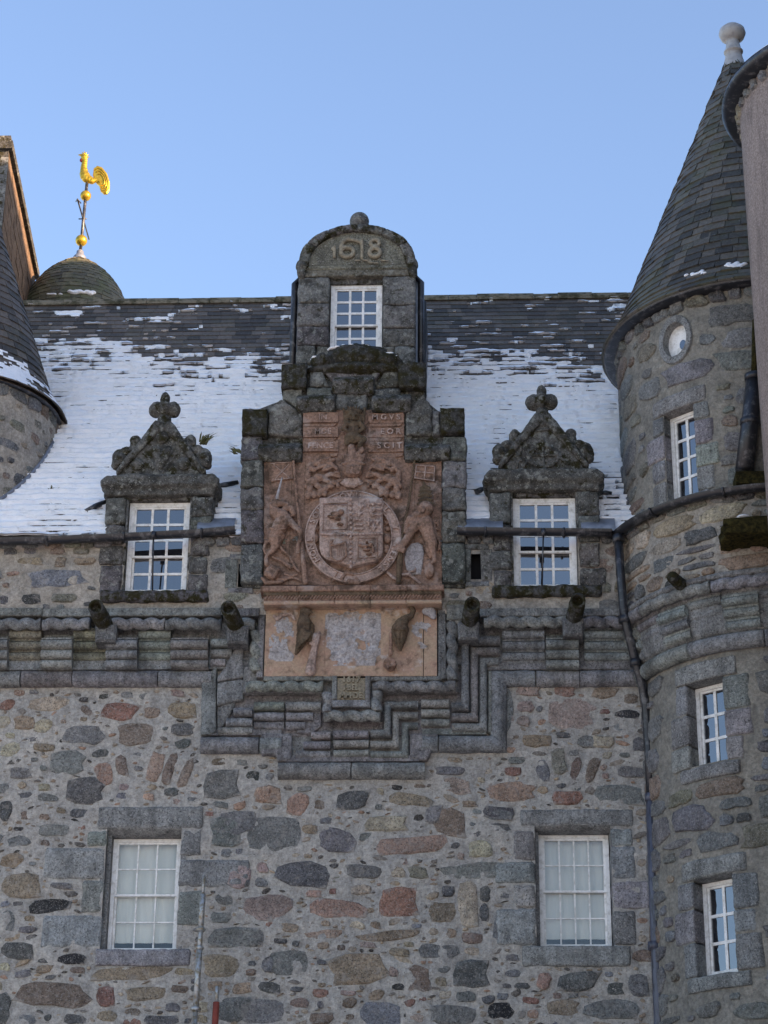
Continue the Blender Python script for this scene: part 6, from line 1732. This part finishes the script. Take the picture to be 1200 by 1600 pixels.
hp = MB(); hp.box(tube_end.x-.16, tube_end.x+.45, tube_end.y-.16, tube_end.y+.2, tube_end.z-.20, tube_end.z-.02); hp.build('hopper', M['moss'], dp2)
# mossy stone trough by the pink turret
tr = thing('mossy_spout', 'broad moss covered stone spout jutting from the foot of the pink turret', 'spout')
a = tp(1130, 852, R2+.35); b = tp(1192, 822, R2+.35)
bm = bmesh.new(); bmesh.ops.create_cube(bm, size=1); bmesh.ops.subdivide_edges(bm, edges=bm.edges[:], cuts=9, use_grid_fill=True)
ce = Vector((a.x+.62, a.y+.05, a.z+.17)); sz = Vector((1.25, .7, .24))
for v in bm.verts:
    f_ = 1.0-.25*max(0, -v.co.x-.1)
    p = Vector((v.co.x*sz.x, v.co.y*sz.y*f_, v.co.z*sz.z*f_+ (.05 if v.co.z > 0 else 0)*v.co.x)) + ce
    v.co = p + v.normal*(.05*fb(p.x*5, p.y*5, p.z*5, 3))
me = bpy.data.meshes.new('stone_trough'); bm.to_mesh(me); bm.free(); me.shade_smooth(); link('stone_trough', me, M['moss'], tr)
m2 = MB(); m2.ell(ce+Vector((-.35, -.2, .17)), (.09, .07, .025)); m2.build('snow_cap', M['snow'], tr, True)
# moss and ragged stones where the wing meets the tower
# ------------------------------------------------------------------ stone water spouts
SP = [(150, 950, 'dark stone water spout below the left end of the knobbed dormer sill'.replace('left end', 'outer end'), -.0), (357, 952, 'mossy stone water spout between the knobbed dormer and the coat of arms', .0),
      (738, 946, 'dark stone water spout between the coat of arms and the cipher dormer', 0), (903, 940, 'mossy stone water spout below the cipher dormer sill next to the drainpipe', 0)]
for px, py, lab, _ in SP:
    s_ = thing('water_spout', lab, 'water spout', 'stone water spouts along the string course')
    c0 = P(px, py, YU-.45); L0 = Vector((c0.x, YU+.05, c0.z-.10)); n = 14; mb = MB(); V = []; rings = 9
    lean = (.10 if px < 600 else -.06)
    for i in range(rings+1):
        t = i/rings; y = YU+.05-(.52)*t; zc = L0.z-.03+.14*t
        for k in range(n):
            th = 2*pi*k/n; r = .115*(1+.06*nz(i*.7, k*.9, px))*(1.0 if t < .85 else .94)
            V.append((L0.x+lean*(1-t)+r*cos(th), y, zc+r*1.05*sin(th)-.02*(1-t)))
    for i in range(rings):
        for k in range(n): mb.f.append((i*n+k, i*n+(k+1) % n, (i+1)*n+(k+1) % n, (i+1)*n+k))
    mb.v = V
    # hollow mouth
    o = len(mb.v); y = YU+.05-.52; zc = L0.z-.03+.14
    for (q, dy) in ((.68, 0), (.6, .12)):
        for k in range(n): th = 2*pi*k/n; mb.v.append((L0.x+.115*q*cos(th), y+dy, zc+.115*q*sin(th)))
    for k in range(n):
        l = (k+1) % n; mb.f += [(rings*n+k, rings*n+l, o+l, o+k), (o+k, o+l, o+n+l, o+n+k)]
    mb.f.append(tuple(o+n+k for k in range(n)))
    mb.build('spout', M['mossy'], s_, True, color=C['vdark'])
    mb = MB(); mb.prism([(L0.x+lean-.14, L0.z-.28), (L0.x+lean+.14, L0.z-.28), (L0.x+lean+.15, L0.z-.02), (L0.x+lean-.15, L0.z-.02)], YU-.16, YU+.2, .03); mb.build('bracket_stone', M['corbel'], s_, color=C['dark'])
ts = thing('water_spout', 'small broken stone water spout on the curved string course of the round tower', 'water spout', 'stone water spouts along the string course')
h_ = cyl_hit(1062, 908, TC, R2+.1); m2 = MB()
m2.cap(cyl_pt(TC, R2, h_[0], h_[1]-.06), .10, cyl_pt(TC, R2+.26, h_[0], h_[1]+.0), .09); remesh(m2, 'spout', M['mossy'], ts, .02, C['vdark'])
# ------------------------------------------------------------------ poles in front of the wall
sp_ = thing('scaffold_pole', 'galvanised telescopic pole with collars standing against the rubble wall', 'pole')
YS = -.45
top = P(319, 1368, YS); base = Vector((top.x-.15, YS-.25, 0))
bx = lambda py: (lambda t: top.lerp(base, t))((top.z-PZ(315, py, YS))/(top.z))
for (ya, yb, r) in ((1368, 1398, .022), (1397, 1452, .038), (1450, 1484, .032), (1482, 1575, .040)):
    MB().tube([bx(ya), bx(yb)], r, 12).build('tube_section', M['galv'], sp_, True)
MB().tube([bx(1573), base], .033, 12).build('tube_section', M['galv'], sp_, True)
for py, r in ((1453, .068), (1482, .056), (1578, .075)):
    MB().tube([bx(py)+Vector((0, 0, .03)), bx(py), bx(py)-Vector((0, 0, .025))], [r*.7, r, r*.8], 14).build('collar', M['galv'], sp_, True)
rp = thing('red_pole', 'red oxide painted pole tip in front of the wall beside the galvanised pole', 'pole')
t2 = P(339.5, 1541, YS); t3 = P(338, 1566, YS)
MB().tube([t2, t3], .028, 12).build('bare_tip', M['galv'], rp, True)
MB().tube([t3, Vector((t3.x-.1, t3.y-.2, 0))], .042, 12).build('pole_shaft', M['oxide'], rp, True)
# ------------------------------------------------------------------ weeds on ledges
def tuft(label, c, n, h, spread, dirx=0):
    mb = MB()
    for k in range(n):
        a = random.uniform(-1, 1); b = c + Vector((random.uniform(-.06, .06), random.uniform(-.05, .05), 0))
        e = b + Vector((a*spread+dirx*random.uniform(.3, 1), random.uniform(-.1, .05), h*random.uniform(.3, 1))); m_ = b.lerp(e, .5)+Vector((0, 0, h*.22))
        w_ = .012
        mb.add([b+Vector((-w_, 0, 0)), b+Vector((w_, 0, 0)), m_+Vector((w_, 0, 0)), m_+Vector((-w_, .0, 0)), e], [(0,1,2,3),(3,2,4)])
    return tag(mb.build('weed_tuft', M['grass'], None), label, 'weed', 'weeds growing on ledges')
tuft('green weed tuft growing from the scroll of the knobbed dormer', P(318, 693, YU-.02), 26, .16, .10, .14)
tuft('leggy weed growing from the side of the coat of arms frontispiece', P(372, 708, YF+.1), 16, .10, .05, -.16)
tuft('small dead weed poking through the snow by the stair turret', roof_pt(82, 770)+N_*.03, 18, .05, .12, .06)
